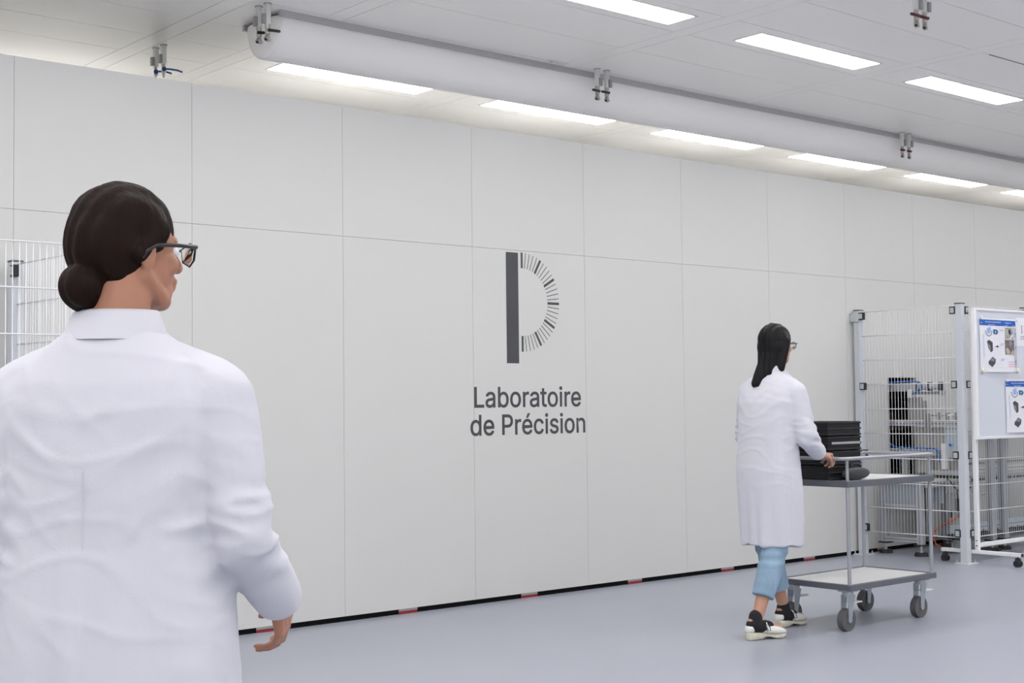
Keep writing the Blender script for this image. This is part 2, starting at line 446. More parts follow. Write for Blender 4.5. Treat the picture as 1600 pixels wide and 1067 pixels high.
FONT = json.loads(r'''[{"L":[[[60,0],[60,509],[125,509],[125,57],[361,57],[361,0]]],"P":[[[60,0],[60,509],[235,509],[258,508],[279,505],[298,501],[316,495],[332,487],[347,478],[360,468],[371,456],[381,444],[390,430],[397,415],[402,399],[406,383],[408,365],[409,348],[408,330],[406,313],[402,296],[397,280],[390,265],[381,251],[371,239],[360,227],[347,216],[332,207],[316,199],[298,193],[279,189],[258,187],[235,186],[125,186],[125,0]],[[125,242],[233,242],[248,243],[262,245],[275,247],[287,251],[297,256],[306,262],[315,269],[322,276],[328,284],[333,294],[337,303],[340,314],[343,325],[344,336],[344,348],[344,359],[343,371],[340,382],[337,392],[333,402],[328,411],[322,419],[315,426],[306,433],[297,439],[286,443],[275,447],[262,450],[248,451],[232,452],[125,452]]],"a":[[[160,-9],[146,-8],[132,-6],[119,-4],[106,0],[94,5],[83,11],[73,18],[63,26],[55,35],[48,45],[41,55],[37,67],[33,80],[31,93],[30,108],[31,120],[32,132],[35,143],[39,152],[43,161],[49,169],[55,176],[62,182],[69,188],[78,193],[86,198],[95,202],[105,205],[115,208],[125,211],[136,213],[146,215],[157,217],[168,218],[178,220],[191,222],[203,223],[215,224],[225,226],[234,227],[242,228],[249,229],[255,231],[261,233],[265,235],[269,238],[272,241],[274,245],[275,249],[276,255],[276,257],[275,266],[274,274],[272,282],[270,290],[267,297],[263,303],[258,309],[253,314],[247,318],[240,322],[232,325],[224,328],[215,329],[206,330],[196,331],[185,330],[175,329],[166,328],[157,325],[149,322],[142,319],[135,315],[128,310],[123,306],[118,301],[113,296],[109,290],[105,285],[102,279],[100,274],[41,291],[47,304],[53,317],[61,328],[69,337],[79,346],[88,354],[99,360],[110,366],[121,371],[133,375],[145,379],[157,381],[169,383],[182,384],[194,384],[202,384],[211,384],[220,383],[229,381],[239,379],[249,377],[258,374],[268,370],[277,366],[286,360],[294,354],[302,347],[310,339],[316,330],[322,320],[327,309],[331,297],[334,283],[336,268],[337,251],[337,0],[277,0],[277,52],[272,52],[270,47],[266,41],[262,36],[257,30],[252,25],[246,19],[239,14],[232,9],[224,5],[215,1],[206,-2],[195,-5],[184,-7],[172,-8]],[[170,45],[184,46],[196,48],[207,50],[218,54],[228,59],[237,64],[245,71],[252,78],[258,85],[263,93],[268,102],[271,111],[274,119],[275,129],[276,138],[276,190],[274,188],[271,186],[268,185],[264,183],[259,182],[254,181],[249,179],[243,178],[238,177],[231,176],[225,175],[219,174],[213,173],[206,172],[200,171],[175,168],[167,167],[158,165],[150,163],[142,161],[134,159],[127,156],[120,152],[114,148],[108,144],[103,139],[99,134],[96,128],[94,121],[92,113],[92,105],[92,97],[93,90],[95,84],[98,78],[102,72],[106,67],[111,63],[117,59],[123,55],[130,52],[137,50],[145,48],[153,47],[161,46]]],"b":[[[229,-8],[216,-8],[204,-6],[192,-4],[182,-1],[172,4],[164,9],[156,14],[149,19],[143,25],[138,31],[133,37],[129,43],[125,49],[121,54],[118,59],[112,59],[112,0],[53,0],[53,509],[114,509],[114,319],[118,319],[121,324],[125,329],[129,334],[133,340],[137,346],[143,352],[149,357],[155,363],[163,368],[171,373],[181,377],[191,380],[203,383],[215,384],[229,384],[248,383],[265,381],[282,376],[298,369],[313,361],[327,350],[339,338],[351,325],[361,309],[370,293],[377,274],[383,255],[387,234],[389,212],[390,189],[389,165],[387,143],[383,122],[377,103],[370,84],[361,68],[351,52],[340,39],[327,27],[313,16],[298,7],[282,1],[266,-4],[248,-7]],[[220,47],[234,48],[247,50],[258,54],[269,59],[279,66],[289,74],[297,83],[304,93],[310,104],[316,117],[320,130],[324,144],[326,158],[328,174],[328,189],[328,205],[326,220],[324,234],[320,248],[316,261],[311,273],[304,284],[297,294],[289,303],[280,311],[270,318],[259,323],[247,327],[234,329],[220,330],[207,329],[194,327],[182,323],[171,318],[161,312],[152,304],[144,296],[137,286],[130,275],[125,263],[121,250],[117,236],[115,221],[113,206],[113,189],[113,173],[115,157],[117,142],[121,128],[125,115],[131,103],[137,92],[144,82],[152,73],[162,65],[172,58],[183,53],[194,50],[207,47]]],"c":[[[207,-8],[187,-7],[168,-4],[150,1],[133,8],[117,16],[102,27],[88,39],[76,53],[65,68],[56,85],[48,103],[42,123],[38,143],[35,165],[34,187],[35,211],[38,233],[42,253],[48,273],[56,291],[65,308],[76,323],[88,337],[102,349],[117,360],[133,369],[150,376],[168,380],[187,383],[207,384],[218,384],[229,383],[240,382],[250,380],[260,377],[270,374],[279,370],[288,366],[297,361],[305,356],[313,350],[320,344],[327,337],[334,330],[340,322],[345,314],[350,305],[355,296],[358,287],[362,277],[303,262],[301,268],[299,273],[296,279],[294,284],[290,289],[287,294],[283,299],[279,303],[275,307],[270,311],[265,314],[260,317],[254,320],[248,323],[242,325],[236,327],[229,328],[222,329],[215,330],[207,330],[193,329],[179,327],[167,323],[155,317],[145,310],[136,302],[127,292],[120,282],[114,271],[108,258],[104,245],[101,231],[98,217],[97,203],[96,187],[97,173],[98,158],[101,144],[104,131],[108,117],[114,105],[120,94],[127,83],[136,74],[145,66],[155,59],[167,53],[179,50],[193,47],[207,46],[215,47],[222,47],[229,48],[236,50],[243,52],[249,54],[255,56],[260,59],[266,62],[271,66],[276,70],[280,74],[284,79],[288,83],[292,89],[295,94],[298,99],[300,105],[302,111],[304,117],[363,102],[360,92],[356,83],[352,73],[347,65],[341,56],[335,48],[329,41],[322,34],[314,27],[306,21],[298,16],[289,11],[280,6],[271,3],[261,-1],[251,-3],[240,-5],[229,-7],[218,-8]]],"d":[[[195,-8],[177,-7],[159,-4],[142,1],[126,7],[111,16],[98,27],[85,39],[74,52],[63,68],[55,84],[47,103],[42,122],[37,143],[35,165],[34,189],[35,212],[37,234],[42,255],[47,274],[55,293],[64,309],[74,325],[85,338],[98,350],[112,361],[127,369],[143,376],[159,381],[177,383],[196,384],[209,384],[222,383],[233,380],[244,377],[253,373],[261,368],[269,363],[276,357],[282,352],[287,346],[292,340],[296,334],[300,329],[303,324],[306,319],[311,319],[311,509],[372,509],[372,0],[313,0],[313,59],[307,59],[304,54],[300,49],[296,43],[292,37],[287,31],[281,25],[275,19],[268,14],[261,9],[252,4],[243,-1],[233,-4],[221,-6],[209,-8]],[[205,47],[218,47],[230,50],[242,53],[253,58],[263,65],[272,73],[280,82],[288,92],[294,103],[299,115],[304,128],[307,142],[310,157],[311,173],[312,189],[311,206],[310,221],[307,236],[304,250],[300,263],[294,275],[288,286],[281,296],[273,304],[263,312],[253,318],[242,323],[231,327],[218,329],[205,330],[191,329],[178,327],[166,323],[155,318],[145,311],[135,303],[127,294],[120,284],[114,273],[108,261],[104,248],[101,234],[98,220],[97,205],[96,189],[97,174],[98,158],[101,144],[104,130],[109,117],[114,104],[120,93],[128,83],[136,74],[145,66],[155,59],[166,54],[178,50],[191,48]]],"e":[[[212,-8],[191,-7],[170,-4],[151,1],[133,8],[117,16],[102,27],[88,39],[76,53],[65,68],[56,85],[48,103],[42,122],[38,143],[35,164],[34,187],[35,210],[38,231],[42,252],[48,271],[55,290],[64,307],[75,322],[87,336],[100,349],[115,359],[131,368],[148,375],[166,380],[185,383],[205,384],[218,384],[230,383],[242,381],[254,378],[266,374],[277,369],[289,364],[299,357],[309,349],[319,341],[328,331],[337,321],[344,309],[351,296],[357,282],[362,267],[366,250],[369,233],[371,214],[371,194],[371,169],[97,169],[97,161],[98,146],[101,132],[105,118],[110,106],[117,95],[124,85],[132,76],[141,68],[151,61],[162,56],[173,52],[186,49],[199,47],[212,46],[221,46],[230,47],[238,48],[246,50],[254,53],[261,56],[268,59],[274,63],[280,68],[285,73],[290,78],[295,84],[299,91],[303,98],[306,105],[365,91],[361,79],[356,68],[350,58],[343,48],[335,39],[326,31],[316,23],[306,16],[295,10],[283,4],[270,0],[256,-4],[242,-6],[227,-8]],[[309,221],[308,231],[305,244],[302,257],[298,269],[292,280],[286,290],[279,299],[271,307],[263,314],[253,320],[242,324],[231,328],[218,329],[205,330],[192,329],[179,327],[167,324],[156,319],[146,313],[137,306],[129,298],[121,290],[115,280],[109,270],[104,259],[101,247],[98,235],[96,221]]],"i":[[[53,0],[53,379],[114,379],[114,0]],[[84,443],[77,443],[71,445],[65,447],[59,450],[54,455],[49,460],[46,465],[43,471],[42,477],[41,483],[42,490],[43,496],[46,502],[49,507],[54,512],[59,516],[65,519],[71,522],[77,523],[84,524],[91,523],[97,522],[103,519],[109,516],[114,512],[118,507],[122,502],[124,496],[126,490],[126,483],[126,477],[124,471],[122,465],[118,460],[114,455],[109,450],[103,447],[97,445],[91,443]]],"n":[[[114,227],[114,0],[53,0],[53,379],[112,379],[112,287],[110,307],[119,324],[129,339],[140,352],[152,362],[165,370],[180,376],[195,381],[211,384],[227,384],[242,384],[257,382],[270,379],[283,374],[295,369],[306,362],[316,353],[325,344],[333,333],[341,321],[347,307],[351,293],[354,276],[356,259],[357,240],[357,0],[296,0],[296,235],[295,252],[292,268],[288,281],[281,294],[273,304],[263,313],[252,320],[239,325],[225,328],[210,329],[199,329],[189,327],[179,325],[170,322],[161,317],[152,312],[145,306],[138,299],[132,291],[126,283],[122,273],[118,263],[116,252],[114,240]]],"o":[[[207,-8],[187,-7],[168,-4],[150,1],[133,8],[117,16],[102,27],[88,39],[76,53],[65,68],[56,85],[48,103],[42,123],[38,143],[35,165],[34,187],[35,211],[38,233],[42,253],[48,273],[56,291],[65,308],[76,323],[88,337],[102,349],[117,360],[133,369],[150,376],[168,380],[187,383],[207,384],[228,383],[247,380],[265,376],[282,369],[299,360],[314,349],[327,337],[339,323],[350,308],[359,291],[367,273],[373,253],[378,233],[380,211],[381,187],[380,165],[378,143],[373,123],[367,103],[359,85],[350,68],[339,53],[327,39],[314,27],[299,16],[282,8],[265,1],[247,-4],[228,-7]],[[207,46],[222,47],[236,50],[248,53],[260,59],[270,66],[280,74],[288,83],[295,94],[302,105],[307,117],[311,131],[315,144],[317,158],[319,173],[319,187],[319,202],[317,217],[315,231],[311,245],[307,258],[302,271],[295,282],[288,292],[280,302],[270,310],[260,317],[248,323],[236,327],[222,329],[207,330],[193,329],[179,327],[167,323],[155,317],[145,310],[136,302],[127,292],[120,282],[114,271],[108,258],[104,245],[101,231],[98,217],[97,203],[96,187],[97,173],[98,158],[101,144],[104,131],[108,117],[114,105],[120,94],[127,83],[136,74],[145,66],[155,59],[167,53],[179,50],[193,47]]],"r":[[[53,0],[53,379],[112,379],[112,321],[115,321],[120,332],[126,342],[134,351],[142,360],[152,367],[163,374],[175,378],[187,382],[200,384],[213,385],[216,385],[219,385],[222,385],[226,385],[229,384],[243,384],[243,322],[242,323],[240,323],[237,323],[234,324],[230,324],[226,325],[221,325],[216,325],[212,326],[207,326],[196,325],[186,324],[177,322],[168,319],[159,315],[151,310],[144,304],[137,298],[131,291],[126,284],[121,275],[118,267],[116,257],[114,247],[114,237],[114,0]]],"s":[[[182,-8],[167,-8],[152,-6],[138,-4],[125,-1],[112,3],[100,9],[89,15],[79,21],[70,29],[62,38],[54,47],[48,58],[43,69],[39,81],[36,94],[94,107],[98,95],[102,84],[108,75],[116,67],[124,60],[134,55],[144,51],[156,48],[168,46],[181,45],[196,46],[210,48],[223,51],[234,56],[244,62],[253,69],[260,77],[264,85],[267,94],[268,103],[267,110],[266,118],[263,124],[259,130],[254,136],[248,141],[241,145],[232,149],[223,152],[212,155],[149,170],[130,175],[112,182],[97,190],[83,198],[72,208],[63,219],[56,231],[51,244],[48,258],[47,274],[48,287],[50,299],[53,310],[58,321],[65,332],[73,341],[82,350],[92,357],[103,364],[115,370],[128,375],[142,379],[156,382],[171,384],[187,384],[202,384],[216,383],[230,380],[242,377],[254,372],[265,367],[274,361],[283,355],[292,347],[299,339],[305,330],[311,321],[316,311],[320,301],[324,290],[268,277],[265,286],[261,294],[256,301],[250,309],[243,316],[234,322],[225,326],[214,330],[201,332],[187,333],[174,332],[162,330],[151,327],[140,322],[131,317],[123,310],[117,303],[112,295],[109,286],[109,277],[109,269],[111,262],[114,255],[118,249],[124,243],[131,238],[139,234],[149,230],[159,226],[172,223],[229,209],[249,204],[267,197],[282,190],[295,181],[306,171],[315,161],[322,149],[327,136],[330,122],[331,107],[330,93],[328,81],[324,69],[319,58],[312,47],[304,37],[295,28],[284,20],[273,13],[260,6],[246,1],[231,-3],[216,-6],[199,-8]]],"t":[[[65,327],[6,327],[6,379],[65,379],[65,471],[126,471],[126,379],[204,379],[204,327],[126,327],[126,98],[126,88],[128,80],[130,73],[132,66],[136,61],[141,57],[146,54],[153,52],[161,50],[170,50],[173,50],[176,50],[178,50],[182,51],[185,51],[189,52],[192,52],[196,53],[199,53],[202,54],[213,2],[209,1],[205,0],[201,-1],[197,-2],[192,-3],[187,-3],[182,-4],[178,-4],[173,-4],[168,-4],[150,-3],[133,0],[117,5],[104,12],[92,21],[82,32],[75,45],[69,59],[66,75],[65,93]]],"\u00e9":[[[212,-8],[191,-7],[170,-4],[151,1],[133,8],[117,16],[102,27],[88,39],[76,53],[65,68],[56,85],[48,103],[42,122],[38,143],[35,164],[34,187],[35,210],[38,231],[42,252],[48,271],[55,290],[64,307],[75,322],[87,336],[100,349],[115,359],[131,368],[148,375],[166,380],[185,383],[205,384],[218,384],[230,383],[242,381],[254,378],[266,374],[277,369],[289,364],[299,357],[309,349],[319,341],[328,331],[337,321],[344,309],[351,296],[357,282],[362,267],[366,250],[369,233],[371,214],[371,194],[371,169],[97,169],[97,161],[98,146],[101,132],[105,118],[110,106],[117,95],[124,85],[132,76],[141,68],[151,61],[162,56],[173,52],[186,49],[199,47],[212,46],[221,46],[230,47],[238,48],[246,50],[254,53],[261,56],[268,59],[274,63],[280,68],[285,73],[290,78],[295,84],[299,91],[303,98],[306,105],[365,91],[361,79],[356,68],[350,58],[343,48],[335,39],[326,31],[316,23],[306,16],[295,10],[283,4],[270,0],[256,-4],[242,-6],[227,-8]],[[309,221],[308,231],[305,244],[302,257],[298,269],[292,280],[286,290],[279,299],[271,307],[263,314],[253,320],[242,324],[231,328],[218,329],[205,330],[192,329],[179,327],[167,324],[156,319],[146,313],[137,306],[129,298],[121,290],[115,280],[109,270],[104,259],[101,247],[98,235],[96,221]],[[177,429],[225,529],[293,529],[227,429]]]},{"L":393,"P":445,"a":389,"b":424,"c":396,"d":424,"e":404,"i":167,"n":410,"o":415,"r":259,"s":365,"t":227,"\u00e9":404," ":188}]''')
GL, ADV = FONT
def layout(s, x0, x1, zb, cap):
    """outlines of one line, one list per word, fitted between x0 and x1"""
    words = [[]]; pen = 0
    for ch in s:
        if ch == ' ': words.append([])
        else:
            for P in GL[ch]:
                Q = []
                for p in P:
                    if not Q or abs(p[0]-Q[-1][0])+abs(p[1]-Q[-1][1]) > 5: Q.append(p)
                if abs(Q[0][0]-Q[-1][0])+abs(Q[0][1]-Q[-1][1]) <= 5: Q.pop()
                words[-1].append([(p[0]+pen, p[1]) for p in Q])
        pen += ADV[ch]
    al = [p[0] for w in words for P in w for p in P]; mn, mx = min(al), max(al); sx = (x1-x0)/(mx-mn)
    return [[[(x0+(p[0]-mn)*sx, zb+p[1]*cap/509) for p in P] for P in w] for w in words]
def text_line(s, x0, x1, zb, cap, parent, name):
    for w in layout(s, x0, x1, zb, cap):
        cu = flat(w); cu.offset = .0026
        curve_mesh(name, cu, 'vinyl_print', parent, YW)
e = thing('wall_lettering', (6.13, YW, 1.08), 'dark grey two-line lettering on the white wall below the emblem', 'lettering')
text_line('Laboratoire', 5.660, 6.603, 1.2685, .1305, e, 'word')
text_line('de Précision', 5.626, 6.641, 1.0865, .1305, e, 'word')
# ------------------------------------------------------------------ wire fences
def post(fence, x, y, clamps):
    e = obj('fence_post', MB().box(x-.03, x+.03, y-.03, y+.03, .008, 2.032, .004), 'fence_grey', fence)
    obj('post_cap', MB().box(x-.031, x+.031, y-.031, y+.031, 2.032, 2.042, .003), 'cap_grey', e)
    obj('base_plate', MB().box(x-.075, x+.075, y-.06, y+.06 if y < 6.9 else y+.055, 0, .009, .002), 'fence_grey', e)
    for sx, sy in ((-1, -1), (1, -1), (1, 1), (-1, 1)):
        obj('anchor_bolt', MB().tube((x+sx*.058, y+sy*.043, .009), (x+sx*.058, y+sy*.043, .017), .010, n=6).tube((x+sx*.058, y+sy*.043, .015), (x+sx*.058, y+sy*.043, .034), .005, n=10), 'zinc', e)
    for (fx, fy, z) in clamps:          # black clamp with a zinc plate beside the post, holding the mesh
        cx_, cy_ = x+fx*.046, y+fy*.046
        if fy:
            obj('clamp', MB().box(cx_-.036, cx_-.006, cy_-.026, cy_+.026, z-.03, z+.03, .003), 'clamp_black', e)
            mbp = MB().box(cx_-.040, cx_-.036, cy_-.017, cy_+.017, z-.021, z+.021, .001).tube((cx_-.044, cy_, z), (cx_-.04, cy_, z), .007, n=6)
        else:
            obj('clamp', MB().box(cx_-.026, cx_+.026, cy_-.036, cy_-.006, z-.03, z+.03, .003), 'clamp_black', e)
            mbp = MB().box(cx_-.017, cx_+.017, cy_-.040, cy_-.036, z-.021, z+.021, .001).tube((cx_, cy_-.044, z), (cx_, cy_-.04, z), .007, n=6)
        obj('clamp_plate', mbp, 'zinc', e)
    return e
def mesh_panel(fence, p, q, z0=.2, z1=2.02):
    """welded wire panel between two points, uprights every 30 mm, cross wires every 0.2 m"""
    p, q = V((*p, 0)), V((*q, 0)); L = (q-p).length; d = (q-p)/L; n_ = V((-d.y, d.x, 0))
    mb = MB(); k = int(L/.03)
    for i in range(k+1):
        c = p+d*(L-.03*k)/2+d*.03*i
        mb.tube((c.x, c.y, z0), (c.x, c.y, z1), .0019, n=5)
    e = obj('mesh_panel', mb, 'fence_wire', fence, smooth=True)
    mb = MB(); z = z1
    while z > z0-.01:
        zz = max(z, z0)
        a = p-n_*.0035; b = q-n_*.0035
        mb.tube((a.x, a.y, zz), (b.x, b.y, zz), .0036 if zz < z1-.01 else .0030, n=6)
        z -= (z1-z0)/9
    obj('cross_wires', mb, 'fence_wire', e, smooth=True)
CZ = (1.985, 1.40, .845, .235)
P1 = (9.755, 6.975); P2 = (9.755, 6.025); P3 = (10.735, 6.025)
fr = thing('safety_fence', (9.755, 6.025, 0), 'light grey wire mesh fence around the machine, behind the whiteboard at the right', 'fence', 'mesh fences')
w1 = post(fr, *P1, [(0, -1, z) for z in CZ])
post(fr, *P2, [(0, 1, z) for z in CZ]+[(1, 0, z) for z in CZ])
post(fr, *P3, [(-1, 0, z) for z in CZ]+[(1, 0, z) for z in CZ])
obj('wall_bracket', MB().box(P1[0]-.05, P1[0]-.03, P1[1]-.03, D-.001, 1.94, 2.01, .004), 'zinc', w1)
mesh_panel(fr, (P1[0], P1[1]-.035), (P2[0], P2[1]+.035))
mesh_panel(fr, (P2[0]+.035, P2[1]), (P3[0]-.035, P3[1]))
mesh_panel(fr, (P3[0]+.035, P3[1]), (P3[0]+.965, P3[1]))
L1, L2, L3 = (2.628, 6.955), (2.665, 5.955), (1.66, 5.955)
fl = thing('safety_fence', (2.665, 5.955, 0), 'light grey wire mesh fence at the far left edge, partly behind the dark-haired person', 'fence', 'mesh fences')
post(fl, *L1, [(0, -1, z) for z in CZ])
post(fl, *L2, [(0, 1, z) for z in CZ]+[(-1, 0, z) for z in CZ])
mesh_panel(fl, (L1[0], L1[1]-.035), (L2[0], L2[1]+.035))
mesh_panel(fl, (L3[0]+.035, L3[1]), (L2[0]-.035, L2[1]))

# ------------------------------------------------------------------ mobile whiteboard
BX, BY = 9.832, 5.935
e = thing('mobile_whiteboard', (BX, BY, 0), 'pale mobile whiteboard on white castor stand, in front of the mesh fence', 'whiteboard')
bx1 = 11.62
obj('board', MB().box(BX-.03, bx1, BY-.012, BY+.008, .985, 1.985, .002), 'board_surface', e)
mb = MB()
for q in ((BX-.045, BX-.012, .968, 2.0), (bx1-.018, bx1+.015, .968, 2.0)): mb.box(q[0], q[1], BY-.017, BY+.014, q[2], q[3], .003)
mb.box(BX-.012, bx1-.018, BY-.017, BY+.014, .968, .988, .003).box(BX-.012, bx1-.018, BY-.017, BY+.014, 1.98, 2.0, .003)
obj('board_frame', mb, 'board_white', e)
for i, x in enumerate((BX, bx1+.03-.04)):
    sg = obj('stand_leg', MB().box(x-.016, x+.016, BY+.016, BY+.048, .105, 1.93, .003), 'board_white', e)
    for z in (.14, .18): obj('leg_screw', MB().tube((x-.0165, BY+.03, z), (x-.019, BY+.03, z), .005, n=10), 'machine_black', sg)
    ft = obj('foot_bar', MB().box(x-.016, x+.016, 5.595, 6.285, .078, .106, .003), 'board_white', e)
    obj('end_plug', MB().box(x-.014, x+.014, 5.590, 5.595, .080, .104), 'machine_black', ft)
    for y in (5.63, 6.255):
        mb = MB()
        for s_ in (-1, 1): mb.tube((x+s_*.006, y, .027), (x+s_*.024, y, .027), .027, n=24)
        mb.box(x-.012, x+.012, y-.02, y+.02, .03, .068, .005).tube((x, y, .06), (x, y, .079), .008, n=12)
        obj('caster', mb, 'caster_black', e, auto=True)
obj('lower_rail', MB().box(BX+.016, bx1-.02, BY+.02, BY+.044, .128, .160, .003), 'board_white', e)

def px(u, v): return (9.855+.00947*(u-1527.5), 1.915-(v-498)*.00511 - (u-1527.5)*.0)
def poster(du, dv, label, group):
    """printed instruction sheet; graphics are thin inks lying on the paper. (du,dv): shift in the sheet's own grid"""
    yb = BY-.014
    def P(u, v):     # sheet grid -> board plane
        return (9.855+.00947*(u+du-1527.5), 1.925-(v+dv-496)*.00511)
    x0, z1 = P(1527.5, 496); x1, z0 = P(1585.5, 580)
    e = thing('notice_sheet', ((x0+x1)/2, yb, z0), label, 'notice', group)
    # slightly curled paper
    mb = MB(); nx, nz = 10, 16; vs = []
    def curl(s, t):  # s across, t down
        return -.001-.010*(t**3)*(1-abs(2*s-1)**2)-.003*math.sin(PI*t)*abs(2*s-1)
    for j in range(nz+1):
        for i in range(nx+1):
            s_, t = i/nx, j/nz
            vs.append(mb.b.verts.new((x0+(x1-x0)*s_+.004*math.sin(t*3), yb+curl(s_, t), z1+(z0-z1)*t)))
    for j in range(nz):
        for i in range(nx):
            a = j*(nx+1)+i; mb.b.faces.new((vs[a], vs[a+1], vs[a+nx+2], vs[a+nx+1]))
    obj('paper', mb, 'paper', e)
    def ink(name, m, polys, lift=.0006):
        mb = MB()
        for Q in polys:
            # subdivide long shapes so that they follow the curl
            X = [P(u, v) for u, v in Q]
            vv = []
            for (x, z) in X:
                s_ = (x-x0)/(x1-x0); t = (z-z1)/(z0-z1)
                vv.append(mb.b.verts.new((x+.004*math.sin(t*3), yb+curl(min(max(s_, 0), 1), min(max(t, 0), 1))-lift-.0009, z)))
            if len(vv) > 2: mb.b.faces.new(vv)
        return obj(name, mb, m, e)
    def strip(u0, u1, v0, v1, n=8):
        return [[(u0+(u1-u0)*i/n, v0), (u0+(u1-u0)*(i+1)/n, v0), (u0+(u1-u0)*(i+1)/n, v1), (u0+(u1-u0)*i/n, v1)] for i in range(n)]
    def vstrip(u0, u1, v0, v1, n=8):
        return [[(u0, v0+(v1-v0)*i/n), (u1, v0+(v1-v0)*i/n), (u1, v0+(v1-v0)*(i+1)/n), (u0, v0+(v1-v0)*(i+1)/n)] for i in range(n)]
    ink('header_band', 'paper_blue', strip(1528, 1584.5, 498.8, 507.6, 12))
    ink('separator_lines', 'ink_line', strip(1534, 1567, 528.2, 528.5)+strip(1534, 1567, 552.8, 553.1)+strip(1533, 1580, 572.8, 573.1)+vstrip(1558.3, 1558.5, 509, 573)+vstrip(1534.3, 1534.5, 509, 573), .0004)
    # cradle drawing and battery pictogram
    arc = []
    for i in range(14):
        a0, a1 = PI*i/14, PI*(i+1)/14
        c = (1541.6, 515.5)
        q = lambda a, r, rv: (c[0]-r*math.cos(a), c[1]+rv*math.sin(a))
        arc.append([q(a0, 5.4, 9.2), q(a1, 5.4, 9.2), q(a1, 4.6, 8.2), q(a0, 4.6, 8.2)])
    ink('cradle_drawing', 'ink_black', arc)
    bl = [[(1541.8+3.1*math.cos(2*PI*k/18)*(1+.12*math.cos(6*PI*k/18)), 515.6+5*math.sin(2*PI*k/18)) for k in range(18)], [(1543.3, 512), (1543.4, 509.6), (1545, 509.4), (1545, 514)]]
    ink('part_drawing', 'ink_light_blue', bl[:1]); ink('part_drawing', 'ink_light_blue', bl[1:], .0008)
    ink('battery_pictogram', 'ink_teal', [[(1548.6, 513.4), (1555, 513.6), (1555.1, 515), (1556.2, 515.6), (1556.3, 518.5), (1555.3, 519), (1555, 521), (1548.9, 520.5)]])
    ink('lightning_mark', 'paper', [[(1552.6, 514.6), (1550.9, 517.6), (1552, 517.6), (1551.4, 519.8), (1553.4, 516.7), (1552.3, 516.7)]], .0011)
    ink('box_drawing', 'ink_violet', [[(1538.2, 532.2), (1541.8, 530), (1547, 533.8), (1546.9, 546.5), (1543.7, 549.6), (1540, 542.5)]])
    ink('box_drawing', 'ink_violet', [[(1539.8, 563.5), (1545.8, 556.2), (1550.9, 559.8), (1549.8, 566.5), (1545, 572.2), (1539.4, 567.3)]])
    ink('box_face', 'ink_violet_pale', [[(1538.9, 535.5), (1543.2, 538.8), (1543.5, 548), (1540.2, 541)]], .0010)
    ink('box_face', 'ink_violet_pale', [[(1542, 561.6), (1545.8, 557.5), (1549.8, 560.5), (1546.8, 563.6)]], .0010)
    ink('screw_drawing', 'ink_black', [[(1550, 540), (1553, 539.6), (1554.4, 537.6), (1555.7, 539.7), (1557.2, 540.2), (1555.6, 541), (1554.3, 542), (1553, 540.6), (1550, 540.7)]])
    for v0, n in ((514, 1), (535.2, 2), (559.2, 2)):
        for k in range(n): ink('blue_note', 'ink_light_blue', [[(1559.2, v0+2.2*k), (1565.2-k*2, v0+2.2*k), (1565.2-k*2, v0+1+2.2*k), (1559.2, v0+1+2.2*k)]])
    ink('side_note', 'ink_light_blue', [[(1532.2, 522), (1532.8, 522), (1533.6, 558), (1533, 558)]])
    # two photographs printed on the sheet
    ph = ink('printed_photo', 'photo_grey', strip(1567.2, 1579.6, 510, 527.5, 3))
    ink('photo_detail', 'ink_black', [[(1574.5+2*math.cos(2*PI*k/14), 516.6+4.5*math.sin(2*PI*k/14)) for k in range(14)]], .0011)
    ink('photo_detail', 'paper', [[(1573, 527.3), (1578.6, 520), (1579.4, 522.5), (1576.4, 527.3)]], .0012)
    ink('printed_photo', 'photo_brown', strip(1566.6, 1580.6, 529.2, 552, 3))
    ink('photo_detail', 'photo_tan', [[(1567.2, 543.5), (1570.5, 541), (1574.5, 548.5), (1572.8, 551.5), (1568, 551)]], .0011)
    ink('photo_detail', 'photo_tan', [[(1575.6, 551.6), (1575.4, 548), (1580.2, 544.5), (1580.3, 551.6)]], .0011)
    ink('photo_detail', 'ink_violet_pale', [[(1572.6, 530.5), (1578, 530.5), (1578.4, 537), (1575, 539.5), (1572.2, 536)]], .0011)
    ink('side_column', 'ink_grey', vstrip(1580.8, 1585, 509.5, 573, 8))
    for v0 in (517.4, 538.4, 561):
        ink('blue_lamp_mark', 'ink_light_blue', [[(1581.8, v0-1.3), (1584.2, v0-1.3), (1584.2, v0+1.5), (1581.8, v0+1.5)]], .0011)
        ink('arrow_mark', 'ink_black', [[(1581.9, v0+1.7), (1584.2, v0+1.7), (1583.1, v0+3.6)]], .0011)
        ink('arrow_mark', 'ink_black', [[(1582.5, v0+4.6), (1583.7, v0+4.6), (1583.7, v0+6), (1582.5, v0+6)]], .0011)
    for v0 in (563.4, 566.8, 570): ink('pink_line', 'ink_pink', [[(1570.6, v0), (1580.2, v0), (1580.2, v0+1.1), (1570.6, v0+1.1)]])
    ink('red_dot', 'ink_pink', [[(1568, 558), (1569, 558), (1569, 559), (1568, 559)]])
    def words(s, u, v, hpx, wpx):
        cu = bpy.data.curves.new('w', 'FONT'); cu.body = s; cu.size = 1; cu.offset = .01
        o = bpy.data.objects.new('tmp', cu); COL.objects.link(o); bpy.context.view_layer.update()
        me = bpy.data.meshes.new_from_object(o.evaluated_get(bpy.context.evaluated_depsgraph_get())); bpy.data.objects.remove(o)
        w = max(q.co.x for q in me.vertices)-min(q.co.x for q in me.vertices); h_ = max(q.co.y for q in me.vertices)
        X, Z = P(u, v); sx = wpx*.00947/w; sz = hpx*.00511/h_
        org = ORG[e.name]
        for q in me.vertices: q.co = V((X+q.co.x*sx, yb-.0050, Z+q.co.y*sz))-org
        me.materials.clear(); finish('header_words', me, 'paper', e, False)
